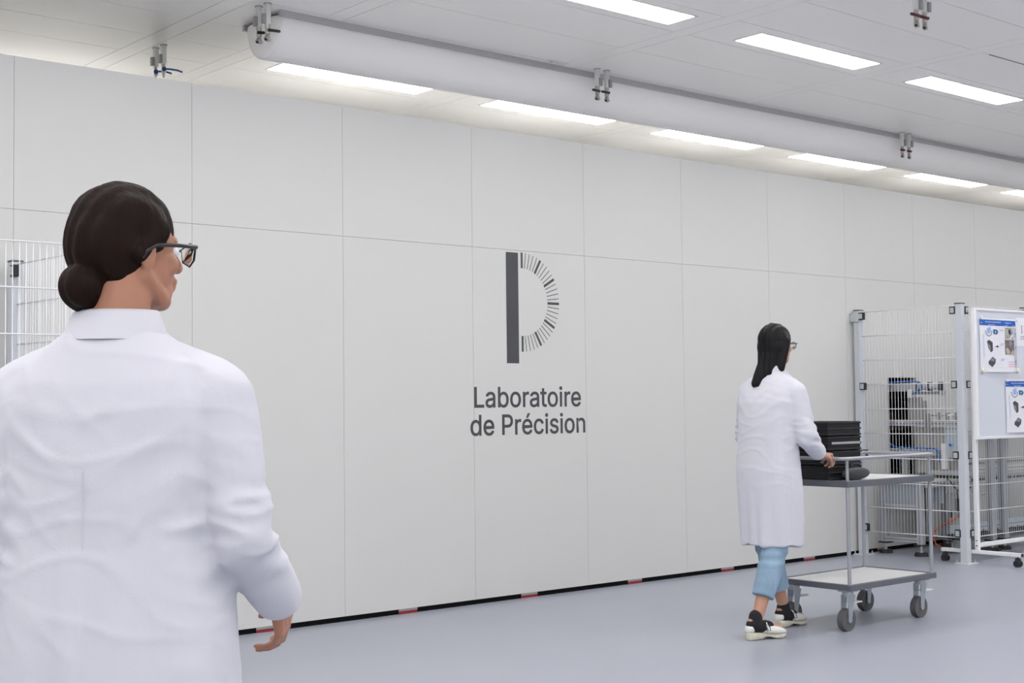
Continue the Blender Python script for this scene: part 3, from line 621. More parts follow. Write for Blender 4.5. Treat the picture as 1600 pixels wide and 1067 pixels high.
    words('APPLICATION CHRONOMETRAGE', 1536.5, 503.2, 1.9, 24.5)
    words('NORME EN 171', 1567.5, 503.6, 1.9, 10)
    words('Opération à effectuer', 1541, 506.9, 1.4, 11)
    words('Contrôle', 1566.5, 507.2, 1.4, 5)
    words('Réf.', 1529.3, 504.6, 1.3, 3)
    words('Moyens', 1578.8, 507.2, 1.3, 5.5)
    return e
poster(0, 0, 'instruction sheet with blue header, upper one on the whiteboard', 'sheets on the whiteboard')
poster(38.2, 95, 'instruction sheet with blue header, lower one on the whiteboard, cut by the picture edge', 'sheets on the whiteboard')
# plain sheet with the emblem
e = thing('emblem_sheet', (10.60, BY-.014, 1.712), 'white sheet with a small emblem and two lines, beside the upper instruction sheet', 'notice', 'sheets on the whiteboard')
x0, x1, z0, z1 = 10.408, 10.80, 1.712, 1.94
obj('paper', MB().box(x0, x1, BY-.0136, BY-.0130, z0, z1), 'paper', e)
mb = MB(); ex, ez = 10.492, 1.862
obj('emblem_bar', MB().box(ex, ex+.010, BY-.0146, BY-.0138, ez-.052, ez+.018), 'ink_violet_pale', e)
mb = MB()
for i in range(13):
    a = PI/2-i*PI/12; d2 = V((math.cos(a), math.sin(a))); n2 = V((-d2.y, d2.x))*.0008
    c2 = V((ex+.013, ez-.013))
    mb.prism([tuple(c2+d2*.022-n2), tuple(c2+d2*.032-n2), tuple(c2+d2*.032+n2), tuple(c2+d2*.022+n2)], 'y', BY-.0144, BY-.0138)
obj('emblem_ticks', mb, 'ink_grey', e)
for j, (s, a, b) in enumerate((('Laboratoire', 10.474, 10.565), ('de Précision', 10.470, 10.569))):
    for w in layout(s, a, b, 1.782-.019*j, .013): curve_mesh('word', flat(w), 'ink_violet_pale', e, BY-.0140)
def magnet(u, v, label, r=.016, vv=None):
    x, z = px(u, v)
    e = thing('magnet', (x, BY-.0245, z-r), label, 'magnet', 'magnets on the whiteboard')
    obj('magnet_disc', MB().tube((x, BY-.038, z), (x, BY-.027, z), r*.9, r, n=24), 'magnet', e, auto=True)
magnet(1530.6, 577.8, 'round cream magnet at the lower left corner of the upper instruction sheet', .022)
magnet(1585.5, 577.4, 'round cream magnet at the lower right corner of the upper instruction sheet', .022)
magnet(1528.8, 496.4, 'small cream magnet at the upper left corner of the upper instruction sheet', .012)
magnet(1584.6, 497.8, 'small cream magnet at the upper right corner of the upper instruction sheet', .012)
magnet(1566.8, 592.6, 'small cream magnet at the upper left corner of the lower instruction sheet', .012)
magnet(1595.2, 670.5, 'round cream magnet at the bottom of the lower instruction sheet', .022)

# ------------------------------------------------------------------ machine inside the cell
e = thing('assembly_machine', (10.35, 6.7, 0), 'grey aluminium-framed machine with conveyors through the wall opening, behind the mesh fence', 'machine')
def up(x0, x1, y0, y1, z0, z1, nm='frame_upright', m='alu'):
    mb = MB().box(x0, x1, y0, y1, z0, z1, .002)
    o = obj(nm, mb, m, e)
    mb = MB()
    if z1-z0 > max(x1-x0, y1-y0):      # dark T-slots of the profile
        mb.box((x0+x1)/2-.004, (x0+x1)/2+.004, y0-.0006, y0+.001, z0, z1).box(x0-.0006, x0+.001, (y0+y1)/2-.004, (y0+y1)/2+.004, z0, z1)
    elif y1-y0 > x1-x0: mb.box(x0-.0006, x0+.001, y0, y1, (z0+z1)/2-.004, (z0+z1)/2+.004)
    else: mb.box(x0, x1, y0-.0006, y0+.001, (z0+z1)/2-.004, (z0+z1)/2+.004)
    obj('slot', mb, 'alu_dark', o)
def mfoot(x, y, lng=0):
    fz = obj('machine_foot', MB().tube((x, y, 0), (x, y, .028), .058, .052, n=24), 'rubber_foot', e, auto=True)
    obj('foot_screw', MB().tube((x, y, .028), (x, y, .095), .007, n=10).tube((x, y, .03), (x, y, .04), .016, n=6), 'zinc', fz)
    obj('foot_plate', MB().box(x-.045, x+.045, y-.045, y+.045, .085, .095), 'machine_black', fz)
for (x, y) in ((9.985, 6.574), (10.02, 6.94)):
    up(x-.025, x+.025, y-.025, y+.025, .095, .60); mfoot(x, y)
for z0 in (.105, .375):
    up(9.965, 10.005, 6.60, 6.915, z0, z0+.04, 'frame_beam')
obj('side_panel', MB().box(9.990, 9.996, 6.60, 6.915, .415, .60), 'machine_panel_blue', e)
obj('table_top', MB().box(9.95, 10.62, 6.50, 6.97, .602, .628, .002), 'machine_beige', e)
up(10.00, 10.72, 6.515, 6.545, .56, .60, 'frame_beam')
# lower conveyor through the opening, on brackets
def conveyor(xc, y0, y1, z, w=.09, nm='conveyor'):
    c = obj(nm, MB().box(xc-w/2, xc+w/2, y0, y1, z-.045, z, .003), 'alu', e)
    obj('belt', MB().box(xc-w/2+.012, xc+w/2-.012, y0+.003, y1-.003, z, z+.006), 'machine_white', c)
    mb = MB()
    y = y0+.03
    while y < y1-.02: mb.box(xc-w/2-.0015, xc-w/2+.001, y, y+.022, z-.030, z-.018); y += .038
    obj('side_slots', mb, 'alu_dark', c)
    return c
conveyor(10.34, 6.38, 7.30, 1.105, .09)
conveyor(10.34, 6.615, 7.30, .858, .09)
for y in (6.70, 6.95): obj('bracket', MB().box(10.31, 10.37, y-.014, y+.014, .628, .813).box(10.288, 10.296, y-.02, y+.02, .80, .885), 'alu', e)
for y in (6.66, 6.70): obj('clamp_plate', MB().box(10.276, 10.290, y-.012, y+.012, 1.045, 1.165, .002), 'bracket_grey', e)
obj('guide_rod', MB().tube((10.33, 6.42, 1.150), (10.33, 6.72, 1.150), .008), 'zinc', e, smooth=True)
for y in (6.44, 6.52, 6.60): obj('rod_holder', MB().box(10.315, 10.345, y-.01, y+.01, 1.105, 1.175, .002), 'bracket_grey', e)
# upper cylinder unit on a grey plate
obj('slide_body', MB().box(10.315, 10.375, 6.79, 7.26, 1.355, 1.42, .004), 'alu', e)
cy = obj('pneumatic_cylinder', MB().tube((10.33, 6.573, 1.395), (10.33, 6.80, 1.395), .030, n=20), 'alu', e, auto=True)
for y in (6.573, 6.68, 6.79): obj('end_ring', MB().box(10.295, 10.365, y-.006, y+.006, 1.358, 1.432, .003), 'machine_black', cy)
obj('slide_rail', MB().box(10.325, 10.36, 6.575, 6.86, 1.328, 1.352, .002), 'alu_dark', e)
obj('rail_end', MB().box(10.318, 10.366, 6.555, 6.585, 1.318, 1.36, .002), 'alu', e)
obj('valve_block', MB().box(10.300, 10.35, 6.845, 6.885, 1.30, 1.372, .003), 'machine_white', e)
obj('support_plate', MB().prism([(6.915, 1.105), (6.735, 1.105), (6.735, 1.275), (6.775, 1.275), (6.775, 1.305), (6.855, 1.305), (6.915, 1.305)], 'x', 10.352, 10.362), 'steel_plate', e)
obj('guard_plate', MB().box(10.385, 10.392, 6.45, 6.86, .66, 1.05), 'machine_panel', e)
# perforated plate, white box, lower beam
pf = obj('mounting_plate', MB().box(10.290, 10.296, 6.375, 6.515, .80, 1.055), 'perforated', e)
mb = MB()
for i in range(5):
    for z in (.99, 1.04): mb.tube((10.2895, 6.39+.028*i, z), (10.2885, 6.39+.028*i, z), .007, n=10)
obj('round_holes', mb, 'alu_dark', pf)
obj('white_box', MB().box(10.26, 10.30, 6.505, 6.545, .702, .915, .004), 'machine_white', e)
obj('cross_beam', MB().box(10.25, 10.30, 6.30, 6.645, .655, .690, .003), 'alu', e)
obj('sensor_head', MB().tube((10.27, 6.475, .905), (10.27, 6.46, .905), .008).box(10.262, 10.28, 6.45, 6.462, .893, .917), 'hose_blue', e)
obj('terminal_strip', MB().box(10.27, 10.29, 6.33, 6.62, .628, .65), 'machine_black', e)
obj('grey_cover', MB().box(10.245, 10.26, 6.53, 6.63, .42, .62), 'perforated', e)
obj('drive_box', MB().box(10.33, 10.45, 6.30, 6.55, .34, .50, .004), 'machine_panel', e)
obj('motor', MB().tube((10.32, 6.43, .35), (10.32, 6.43, .46), .022, n=16), 'machine_black', e, auto=True)
for i, y in enumerate((6.41, 6.50)): obj('cable_plug', MB().tube((10.31, y, .30), (10.31, y, .36), .012, n=12), 'machine_black', e, auto=True)

obj('back_panel', MB().box(10.56, 13.2, 6.88, 6.90, .10, 1.0), 'machine_panel', e)
for x in (10.735, 10.93, 11.80, 12.7):
    up(x-.03, x+.03, 6.35, 6.41, .095, .95)
for x in (10.80, 11.80, 12.7):
    up(x-.02, x+.02, 6.83, 6.87, .095, .95)
for z, m, h_ in ((.665, 'machine_beige', .045), (.735, 'machine_black', .012), (.622, 'alu', .02), (.46, 'alu', .03)):
    up(10.50, 13.2 if h_ != .03 else 10.90, 6.415, 6.445, z, z+h_, 'cross_profile', m)
mb = MB()
x = 10.50
while x < 13: mb.box(x, x+.03, 6.409, 6.416, .596, .618); x += .055
obj('terminal_row', mb, 'machine_black', e)
up(10.24, 13.2, 6.40, 6.46, .175, .245, 'cable_duct', 'perforated')
obj('duct_base', MB().box(10.24, 13.2, 6.38, 6.50, .13, .165), 'machine_black', e)
mb = MB(); x = 10.30
while x < 13: mb.box(x, x+.012, 6.394, 6.401, .178, .188); x += .11
obj('red_clips', mb, 'cable_orange', e)
obj('floor_beam', MB().box(10.24, 13.2, 6.40, 6.44, .10, .125), 'alu_dark', e)
obj('yellow_sticker', MB().box(10.56, 10.60, 6.874, 6.88, .86, .885), 'yellow_sticker', e)
for (x, y) in ((10.45, 6.58), (10.735, 6.38), (10.93, 6.38), (11.8, 6.38), (12.7, 6.38), (10.80, 6.85)): mfoot(x, y)
obj('foot_bar', MB().box(10.52, 10.80, 6.33, 6.43, .0, .03, .008), 'rubber_foot', e)

def hose(name, pts, r, m, label, cat='hose'):
    # smooth path through the points
    P_ = [V(p) for p in pts]; out = []
    for i in range(len(P_)-1):
        a, b, c, d = P_[max(i-1, 0)], P_[i], P_[i+1], P_[min(i+2, len(P_)-1)]
        for k in range(6):
            t = k/6
            out.append(.5*((2*b)+(c-a)*t+(2*a-5*b+4*c-d)*t*t+(3*b-a-3*c+d)*t**3))
    out.append(P_[-1])
    obj(name, MB().path(out, r, 8), m, e, smooth=True)['label'] = label
hose('air_hose', [(10.30, 7.15, 1.42), (10.29, 7.02, 1.437), (10.29, 6.85, 1.441), (10.285, 6.76, 1.435), (10.28, 6.73, 1.40), (10.285, 6.76, 1.36), (10.295, 6.83, 1.335)], .006, 'hose_blue', 'bright blue air hose looping over the upper cylinder of the machine', 'hose')
hose('air_hose', [(10.29, 7.10, .93), (10.285, 7.00, .88), (10.28, 6.90, .872), (10.28, 6.78, .874), (10.28, 6.66, .872), (10.27, 6.60, .868), (10.255, 6.565, .835), (10.25, 6.555, .80), (10.255, 6.56, .76)], .007, 'hose_blue', 'bright blue air hose lying on the lower conveyor of the machine', 'hose')
hose('power_cable', [(10.31, 6.42, .32), (10.28, 6.46, .28), (10.27, 6.55, .235), (10.24, 6.61, .18), (10.24, 6.61, .10), (10.25, 6.57, .055), (10.30, 6.50, .05)], .006, 'cable_orange', 'orange cable curving down from the machine drive to the floor', 'cable')
hose('power_cable', [(10.31, 6.50, .31), (10.29, 6.50, .28), (10.28, 6.50, .25), (10.28, 6.42, .235), (10.29, 6.36, .245), (10.30, 6.31, .285)], .005, 'cable_orange', 'orange cable branching level towards the corner post', 'cable')
hose('signal_cable', [(10.27, 6.52, .64), (10.27, 6.47, .60), (10.29, 6.43, .54), (10.31, 6.43, .46)], .005, 'cable_dark', 'dark cable hanging from the machine beam to the motor', 'cable')
hose('signal_cable', [(10.28, 6.46, .57), (10.28, 6.40, .53), (10.28, 6.33, .535), (10.28, 6.28, .57)], .005, 'cable_dark', 'dark cable sagging behind the corner post', 'cable')
hose('earth_wire', [(10.26, 6.52, .60), (10.26, 6.49, .615), (10.265, 6.45, .64)], .004, 'cable_green', 'short green wire under the machine beam', 'cable')

# behind the opening: dark rack with cartons
e = thing('storage_rack', (10.6, 7.9, 0), 'dark brown storage rack seen through the wall opening behind the machine', 'rack')
for x in (10.1, 12.1):
    for y in (7.62, 8.2): obj('rack_upright', MB().box(x-.02, x+.02, y-.02, y+.02, 0, 2.0), 'rack_dark', e)
for z in (.3, .62, .80, 1.0, 1.27, 1.6): obj('rack_shelf', MB().box(10.1, 12.1, 7.6, 8.22, z, z+.03), 'carton' if z in (.80, 1.0) else 'rack_dark', e)
obj('rack_back', MB().box(10.1, 12.1, 8.22, 8.23, 0, 2.0), 'rack_dark', e)
cl = ['carton on the rack behind the wall opening, %s shelf, %s one' % (a, b) for a in ('second', 'third', 'fourth') for b in ('left', 'right')]
i = 0
for z, h_ in ((.83, .13), (1.03, .14), (1.30, .10)):
    for x in (10.75, 11.05):
        o = obj('carton', MB().box(x, x+.24, 7.64, 7.95, z, z+h_, .003), 'rack_brown' if i % 2 else 'carton')
        tag(o, 'brown '+cl[i], 'carton', 'cartons on the rack'); i += 1
# ------------------------------------------------------------------ trolley
TX0, TX1, TY0, TY1 = 6.43, 7.275, 4.69, 5.205
e = thing('push_trolley', ((TX0+TX1)/2, (TY0+TY1)/2, 0), 'grey two-shelf push trolley carrying black crates, pushed by the long-haired person', 'trolley')
for nm, zt, h_ in (('lower_shelf', .262, .032), ('upper_shelf', .838, .036)):
    mb = MB(); t = .028
    mb.box(TX0, TX1, TY0, TY0+t, zt-h_, zt, .003).box(TX0, TX1, TY1-t, TY1, zt-h_, zt, .003)
    mb.box(TX0, TX0+t, TY0+t, TY1-t, zt-h_, zt, .003).box(TX1-t, TX1, TY0+t, TY1-t, zt-h_, zt, .003)
    fr = obj(nm, mb, 'trolley_grey', e)
    obj('shelf_board', MB().box(TX0+t, TX1-t, TY0+t, TY1-t, zt-.016, zt-.004), 'shelf_white', fr)
for x in (TX0+.02, TX1-.02):
    for y in (TY0+.02, TY1-.02): obj('trolley_post', MB().tube((x, y, .262), (x, y, .802), .011, n=14).tube((x, y, .838), (x, y, .958), .009, n=14), 'trolley_tube', e, auto=True)
r = .035; pts = []
for (cx_, cy_, a0) in ((TX1-r, TY1-r, 0), (TX0-.03+r, TY1-r, 90), (TX0-.03+r, TY0+r, 180), (TX1-r, TY0+r, 270)):
    for k in range(6):
        a = math.radians(a0+k*18); pts.append((cx_+r*math.cos(a), cy_+r*math.sin(a), .962))
obj('rail_loop', MB().path(pts, .0105, 10, close=True), 'trolley_tube', e, smooth=True)
for i, (x, y) in enumerate(((TX0+.07, TY0+.07), (TX0+.07, TY1-.07), (TX1-.07, TY0+.07), (TX1-.07, TY1-.07))):
    c = obj('caster', MB().box(x-.045, x+.045, y-.038, y+.038, .218, .230, .002).tube((x, y, .195), (x, y, .220), .032, n=20)
            .prism([(x-.030, .20), (x+.030, .20), (x-.005, .055), (x-.032, .055)], 'y', y-.027, y-.022)
            .prism([(x-.030, .20), (x+.030, .20), (x-.005, .055), (x-.032, .055)], 'y', y+.022, y+.027), 'caster_steel', e, auto=True)
    obj('wheel', MB().tube((x-.018, y-.019, .0625), (x-.018, y+.019, .0625), .0625, n=32), 'caster_rubber', c, auto=True)
    obj('hub', MB().tube((x-.018, y-.0285, .0625), (x-.018, y+.0285, .0625), .016, n=16), 'caster_steel', c, auto=True)
    obj('brake_pedal', MB().box(x+.02, x+.105, y-.022, y+.022, .150, .158, .003), 'pedal_pale', c)
# crates on the upper shelf
def crate(x0, x1, y0, y1, z0, z1, label, strip=False):
    e = thing('plastic_crate', ((x0+x1)/2, (y0+y1)/2, z0), label, 'crate', 'black crates on the trolley')
    mb = MB(); t = .004
    mb.box(x0+.006, x1-.006, y0+.006, y1-.006, z0, z0+.006)
    mb.box(x0+.006, x1-.006, y0+.006, y0+.006+t, z0, z1).box(x0+.006, x1-.006, y1-.006-t, y1-.006, z0, z1)
    mb.box(x0+.006, x0+.006+t, y0+.01, y1-.01, z0, z1).box(x1-.006-t, x1-.006, y0+.01, y1-.01, z0, z1)
    b = obj('crate_body', mb, 'crate_black', e)
    mb = MB()
    for z in (z1-.012, (z0+z1)/2-.004, z0+.004): mb.box(x0, x1, y0, y1, z, z+.009, .002)
    obj('rim', mb, 'crate_dark', e)
    if strip: obj('label_strip', MB().box(x0+.03, x1-.02, y0-.004, y0, (z0+z1)/2-.004, (z0+z1)/2+.009, .001), 'silver', e)
cx0, cx1, cy0, cy1 = 6.45, 6.765, 4.835, 5.14
hz = .083
for i in range(4):
    crate(cx0, cx1, cy0, cy1, .835+i*hz, .835+(i+1)*hz-.001, 'black plastic crate on the trolley, %s of the stack' % ['lowest', 'second from the bottom', 'third up, with a silver strip', 'topmost'][i], i == 2)
e = thing('tool_bag', (6.60, 4.77, .84), 'dark grey soft bag lying on the trolley shelf in front of the crates', 'bag')
mb = MB().ball((6.62, 4.775, .872), (.115, .048, .036), 14)
for v in mb.b.verts: v.co.z = max(v.co.z, .836)
obj('bag_body', mb, 'bag_grey', e, smooth=True)
obj('bag_handle', MB().path([(6.57, 4.775, .900), (6.585, 4.775, .922), (6.62, 4.775, .927), (6.655, 4.775, .922), (6.67, 4.775, .900)], .005, 8), 'caster_black', e, smooth=True)

# ------------------------------------------------------------------ people
def cap(mb, p0, p1, r0, r1, fl=1., up=(0, 0, 1), n=16, ends=5):
    """tapered limb with round ends; fl flattens it along 'up'"""
    p0, p1 = V(p0), V(p1); d = (p1-p0); L = d.length; d.normalize()
    w = d.cross(V(up))
    if w.length < 1e-3: w = d.orthogonal()
    w.normalize(); u = w.cross(d).normalized()
    rings = []
    def ring(c, r): rings.append([c+(w*math.cos(2*PI*k/n)+u*math.sin(2*PI*k/n)*fl)*r for k in range(n)])
    for i in range(ends): a = (i+.35)/ends*PI/2; ring(p0-d*r0*math.cos(a)*(1 if fl > .8 else .8), r0*math.sin(a))
    for i in range(5): t = i/4; ring(p0+d*L*t, r0+(r1-r0)*t)
    for i in range(ends): a = PI/2-(i+.65)/ends*PI/2; ring(p1+d*r1*math.cos(a)*(1 if fl > .8 else .8), r1*math.sin(a))
    mb.loft(rings)
def ell(mb, c, r, rz=0, ry=0, rx=0):
    M = Matrix.Translation(V(c)) @ Matrix.Rotation(rz, 4, 'Z') @ Matrix.Rotation(ry, 4, 'Y') @ Matrix.Rotation(rx, 4, 'X') @ Matrix.Diagonal((*r, 1))
    bmesh.ops.create_uvsphere(mb.b, u_segments=24, v_segments=14, radius=1, matrix=M)
def rings_loft(mb, spec, n=36, p=2.3):
    """spec: (z, cx, cy, half width, half depth[, yaw])"""
    out = []
    for s_ in spec:
        z, cx_, cy_, a, b = s_[:5]; yw = s_[5] if len(s_) > 5 else 0
        r_ = []
        for k in range(n):
            t = 2*PI*k/n; c, s2 = math.cos(t), math.sin(t)
            x = b*math.copysign(abs(c)**(2/p), c); y = a*math.copysign(abs(s2)**(2/p), s2)
            r_.append((cx_+x*math.cos(yw)-y*math.sin(yw), cy_+x*math.sin(yw)+y*math.cos(yw), z))
        out.append(r_)
    mb.loft(out)
def remesh(name, mb, m, parent, vox, smooth=4, disp=None):
    me = bpy.data.meshes.new(name); bmesh.ops.recalc_face_normals(mb.b, faces=mb.b.faces); mb.b.to_mesh(me); mb.b.free()
    o = bpy.data.objects.new(name, me); COL.objects.link(o)
    md = o.modifiers.new('r', 'REMESH'); md.mode = 'VOXEL'; md.voxel_size = vox; md.adaptivity = 0
    ms = o.modifiers.new('s', 'SMOOTH'); ms.factor = .5; ms.iterations = smooth
    bpy.context.view_layer.update()
    me2 = bpy.data.meshes.new_from_object(o.evaluated_get(bpy.context.evaluated_depsgraph_get()))
    bpy.data.objects.remove(o); bpy.data.meshes.remove(me)
    if disp:
        nr = [v.normal.copy() for v in me2.vertices]
        for v, n_ in zip(me2.vertices, nr): v.co += n_*disp(v.co)
    me2.name = name; me2.materials.clear()
    return finish(name, me2, m, parent, True)

def hand(mb, wrist, d, nrm, curls=(55, 60, 45), side=1, s=1., thumb=(.5, -.3)):
    """wrist point, pointing direction, palm normal (the way the palm faces), finger bends in degrees, side=+1: thumb on the d x nrm side"""
    wrist = V(wrist); d = V(d).normalized(); nrm = (V(nrm)-d*V(nrm).dot(d)).normalized(); w = d.cross(nrm).normalized()*side
    cap(mb, wrist-d*.03, wrist+d*.012, .024*s, .025*s, .78, nrm)
    for k, (o_, l) in enumerate(((.030, .078), (.010, .084), (-.010, .080), (-.029, .072))):
        base = wrist+w*o_*s*.55; kn = wrist+d*l*s+w*o_*s
        cap(mb, base+d*.012*s, kn, .0155*s, .0125*s, .85, nrm, 12, 4)
        fl = [(.043, .027, .022), (.048, .031, .024), (.045, .029, .023), (.035, .022, .020)][k]
        ang = 0; p = kn; r0 = [.0095, .0098, .0093, .0083][k]*s
        for j, L in enumerate(fl):
            ang += math.radians(curls[j]+(k-1.5)*4)
            dd = d*math.cos(ang)+nrm*math.sin(ang)
            q = p+dd*L*s; cap(mb, p, q, r0*(1-.09*j), r0*(1-.09*(j+1)), 1, w, 10, 3); p = q
    tb = wrist+d*.022*s+w*.022*s+nrm*.006*s
    t1 = tb+(w*thumb[0]+d*.8+nrm*.35).normalized()*.040*s; cap(mb, tb, t1, .0155*s, .0118*s, 1, nrm, 12, 4)
    t2 = t1+(w*thumb[1]*.4+d*.75+nrm*.65).normalized()*.030*s; cap(mb, t1, t2, .0115*s, .0100*s, 1, nrm, 12, 4)
    t3 = t2+(w*thumb[1]+d*.55+nrm*.8).normalized()*.024*s; cap(mb, t2, t3, .0100*s, .0085*s, 1, nrm, 12, 4)

def head(mb, c, yw, s=1.):
    """skull, jaw, nose, lips, ears around centre c; looks along +x turned by yw"""
    c = V(c); M = Matrix.Rotation(yw, 3, 'Z')
    P_ = lambda x, y, z: c+M @ V((x, y, z))*s
    ell(mb, P_(-.008, 0, .028), (.094*s, .076*s, .086*s), yw)
    ell(mb, P_(.018, 0, -.020), (.070*s, .064*s, .082*s), yw)
    ell(mb, P_(.045, 0, -.068), (.040*s, .045*s, .036*s), yw)
    ell(mb, P_(.066, 0, -.088), (.020*s, .024*s, .018*s), yw)
    for s_ in (-1, 1):
        cap(mb, P_(-.010, s_*.055, -.045), P_(.045, s_*.030, -.082), .020*s, .018*s)
        ell(mb, P_(.052, s_*.038, -.022), (.026*s, .024*s, .022*s), yw)
        cap(mb, P_(.083, s_*.012, .022), P_(.068, s_*.045, .022), .0085*s, .007*s)
        ell(mb, P_(-.012, s_*.076, -.008), (.018*s, .007*s, .031*s), yw)
        ell(mb, P_(-.010, s_*.079, .006), (.014*s, .0085*s, .014*s), yw)
    cap(mb, P_(.084, 0, .014), P_(.104, 0, -.022), .0095*s, .0125*s)
    for s_ in (-1, 1): ell(mb, P_(.097, s_*.011, -.026), (.010*s, .008*s, .007*s), yw)
    cap(mb, P_(.085, -.017, -.050), P_(.085, .017, -.050), .008*s, .008*s)
    cap(mb, P_(.083, -.015, -.062), P_(.083, .015, -.062), .008*s, .008*s)
def eyes(c, yw, parent, s=1.):
    c = V(c); M = Matrix.Rotation(yw, 3, 'Z'); P_ = lambda x, y, z: c+M @ V((x, y, z))*s
    for s_ in (-1, 1):
        mb = MB(); ell(mb, P_(.072, s_*.031, .004), (.0125*s,)*3)
        o = obj('eye', mb, 'eye_white', parent, smooth=True, world=False)
        mb = MB(); ell(mb, P_(.0815, s_*.031, .004), (.0045*s, .0055*s, .0055*s), yw)
        obj('iris', mb, 'eye_dark', o, smooth=True, world=False)
def spectacles(c, yw, parent, s=1.):
    c = V(c); M = Matrix.Rotation(yw, 3, 'Z'); P_ = lambda x, y, z: c+M @ V((x, y, z))*s
    mb = MB()
    for s_ in (-1, 1):
        mb.path([P_(.100, s_*.062, .010), P_(.094, s_*.075, .011), P_(.05, s_*.083, .010), P_(.0, s_*.0865, .007), P_(-.02, s_*.087, -.004), P_(-.03, s_*.084, -.018)], .0038*s, 8)
        mb.path([P_(.108, s_*.010, .012), P_(.109, s_*.036, .022), P_(.102, s_*.062, .012), P_(.100, s_*.060, -.012), P_(.107, s_*.036, -.022), P_(.109, s_*.012, -.012)], .0018*s, 8, True)
    mb.path([P_(.108, -.010, .008), P_(.113, 0, .012), P_(.108, .010, .008)], .002*s, 8)
    o = obj('safety_glasses', mb, 'glasses_black', parent, smooth=True, world=False)
    mb = MB()
    for s_ in (-1, 1):
        ring = [P_(.108-.0012, s_*.012, .010), P_(.1085, s_*.036, .0205), P_(.1015, s_*.060, .011), P_(.0995, s_*.058, -.011), P_(.1065, s_*.036, -.0205), P_(.108, s_*.013, -.011)]
        d_ = M @ V((-.0012, 0, 0))
        A = [mb.b.verts.new(p) for p in ring]; B = [mb.b.verts.new(p+d_) for p in ring]
        mb.b.faces.new(A); mb.b.faces.new(B[::-1])
        for k in range(6): mb.b.faces.new((A[k], B[k], B[(k+1) % 6], A[(k+1) % 6]))
    obj('lens', mb, 'glasses_lens', o, world=False)

def folds(elbows, hem_z, hem_top, amp=.006, armpits=()):
    """cloth relief: hanging flutes towards the hem, gathered creases at elbows, soft diagonal drags under the arms"""
    def ridge(x): return 1-2*abs(x)
    def f(p):
        d_ = .004*noise.noise(V((p.x*5, p.y*5, p.z*3)))
        # long irregular vertical drapes
        a = math.atan2(p.y, p.x)
        t = max(0, min(1, (hem_top-p.z)/(hem_top-hem_z)))
        n1 = noise.noise(V((math.cos(a)*2.1, math.sin(a)*2.1, p.z*.9+3)))
        d_ += amp*t*(1.6*n1+.5*math.sin(a*9+3*noise.noise(V((p.z*2, a, 1)))))
        # crumpled creases, elongated sideways
        c1 = ridge(noise.noise(V((p.x*6, p.y*5, p.z*13+2*noise.noise(p*4)))))
        d_ += .0016*max(0, c1-.5)/.5
        for (c, r_) in elbows:
            q = (p-V(c)).length
            if q < r_:
                u = noise.noise(V((p.x*9, p.y*9, p.z*26)))
                d_ += .016*(1-q/r_)*(ridge(u)-.6)
        for (c, r_) in armpits:
            v_ = p-V(c); q = v_.length
            if q < r_:
                u = noise.noise(V((v_.x*4, (v_.z-abs(v_.y))*4, (v_.z+abs(v_.y)*.8)*15)))
                d_ += .007*(1-q/r_)*(ridge(u)-.6)
        return d_
    return f

def shoe(parent, heel, dirn, pitch_=0., white=True):
    """clog-like shoe: sole with heel block, upper, strap with buckle; heel point on the floor, dirn in the xy plane"""
    h = V(heel); a = math.atan2(dirn[1], dirn[0]); T = Matrix.Translation(h) @ Matrix.Rotation(a, 4, 'Z') @ Matrix.Rotation(pitch_, 4, 'Y')
    out = []
    for nm in ('sole', 'upper'):
        mb = MB(); N_ = 20
        def sect(x):     # half width of the shoe along its length
            t = x/.262
            return .034+.014*math.sin(PI*min(1, max(0, (t-.25)/.75))**1.0)*(1 if t < .8 else 1)-(.034 if t > .98 else 0)*0
        rings = []
        xs_ = [.0, .006, .02, .05, .085, .11, .14, .17, .20, .225, .243, .256, .262]
        for x in xs_:
            t = x/.262; w = (.030+.017*math.exp(-((t-.70)/.25)**2)+.004*math.exp(-((t-.1)/.12)**2))
            w *= math.sqrt(max(.02, 1-max(0, (t-.78)/.225)**2))*math.sqrt(max(.05, 1-max(0, (.07-t)/.075)**2))
            if nm == 'sole':
                zb = .0 if (x < .082 or x > .155) else .016*math.sin(PI*(x-.082)/.073)
                zb += max(0, (t-.86))*.06
                zt = .043-.020*min(1, max(0, (x-.06)/.09)); zt = max(zt, zb+.012)+max(0, (t-.86))*.02
            else:
                zb = .040-.020*min(1, max(0, (x-.06)/.09))
                zt = .088 if x < .07 else .095-.0*x
                if x > .085: zt = .098-.052*((x-.085)/.177)**.9
                zt -= max(0, t-.9)*.12
                if x < .02: zt = .070+x
                w *= .96
            r_ = []
            for k in range(N_):
                tt = 2*PI*k/N_; c, s2 = math.cos(tt), math.sin(tt)
                pw = 4.5 if nm == 'sole' else 2.4
                r_.append(T @ V((x, w*math.copysign(abs(c)**(2/pw), c), (zb+zt)/2+(zt-zb)/2*math.copysign(abs(s2)**(2/pw), s2))))
            rings.append(r_)
        mb.loft(rings)
        out.append((nm, mb))
    sh = obj('shoe', out[1][1], 'shoe_white' if white else 'trousers_dark', parent, smooth=True, world=False)
    obj('sole', out[0][1], 'shoe_sole', sh, smooth=True, world=False)
    if white:
        mb = MB().path([T @ V(p) for p in ((.115, -.047, .035), (.113, -.043, .065), (.112, -.025, .088), (.112, 0, .094), (.112, .025, .088), (.113, .043, .065), (.115, .047, .035))], .0052, 8)
        st = obj('strap', mb, 'shoe_white', sh, smooth=True, world=False)
        q = [T @ V(p) for p in ((.100, -.048, .052), (.124, -.049, .050), (.124, -.041, .078), (.100, -.041, .080))]
        obj('strap_buckle', MB().path(q, .0022, 6, True), 'buckle', sh, smooth=True, world=False)
    return sh

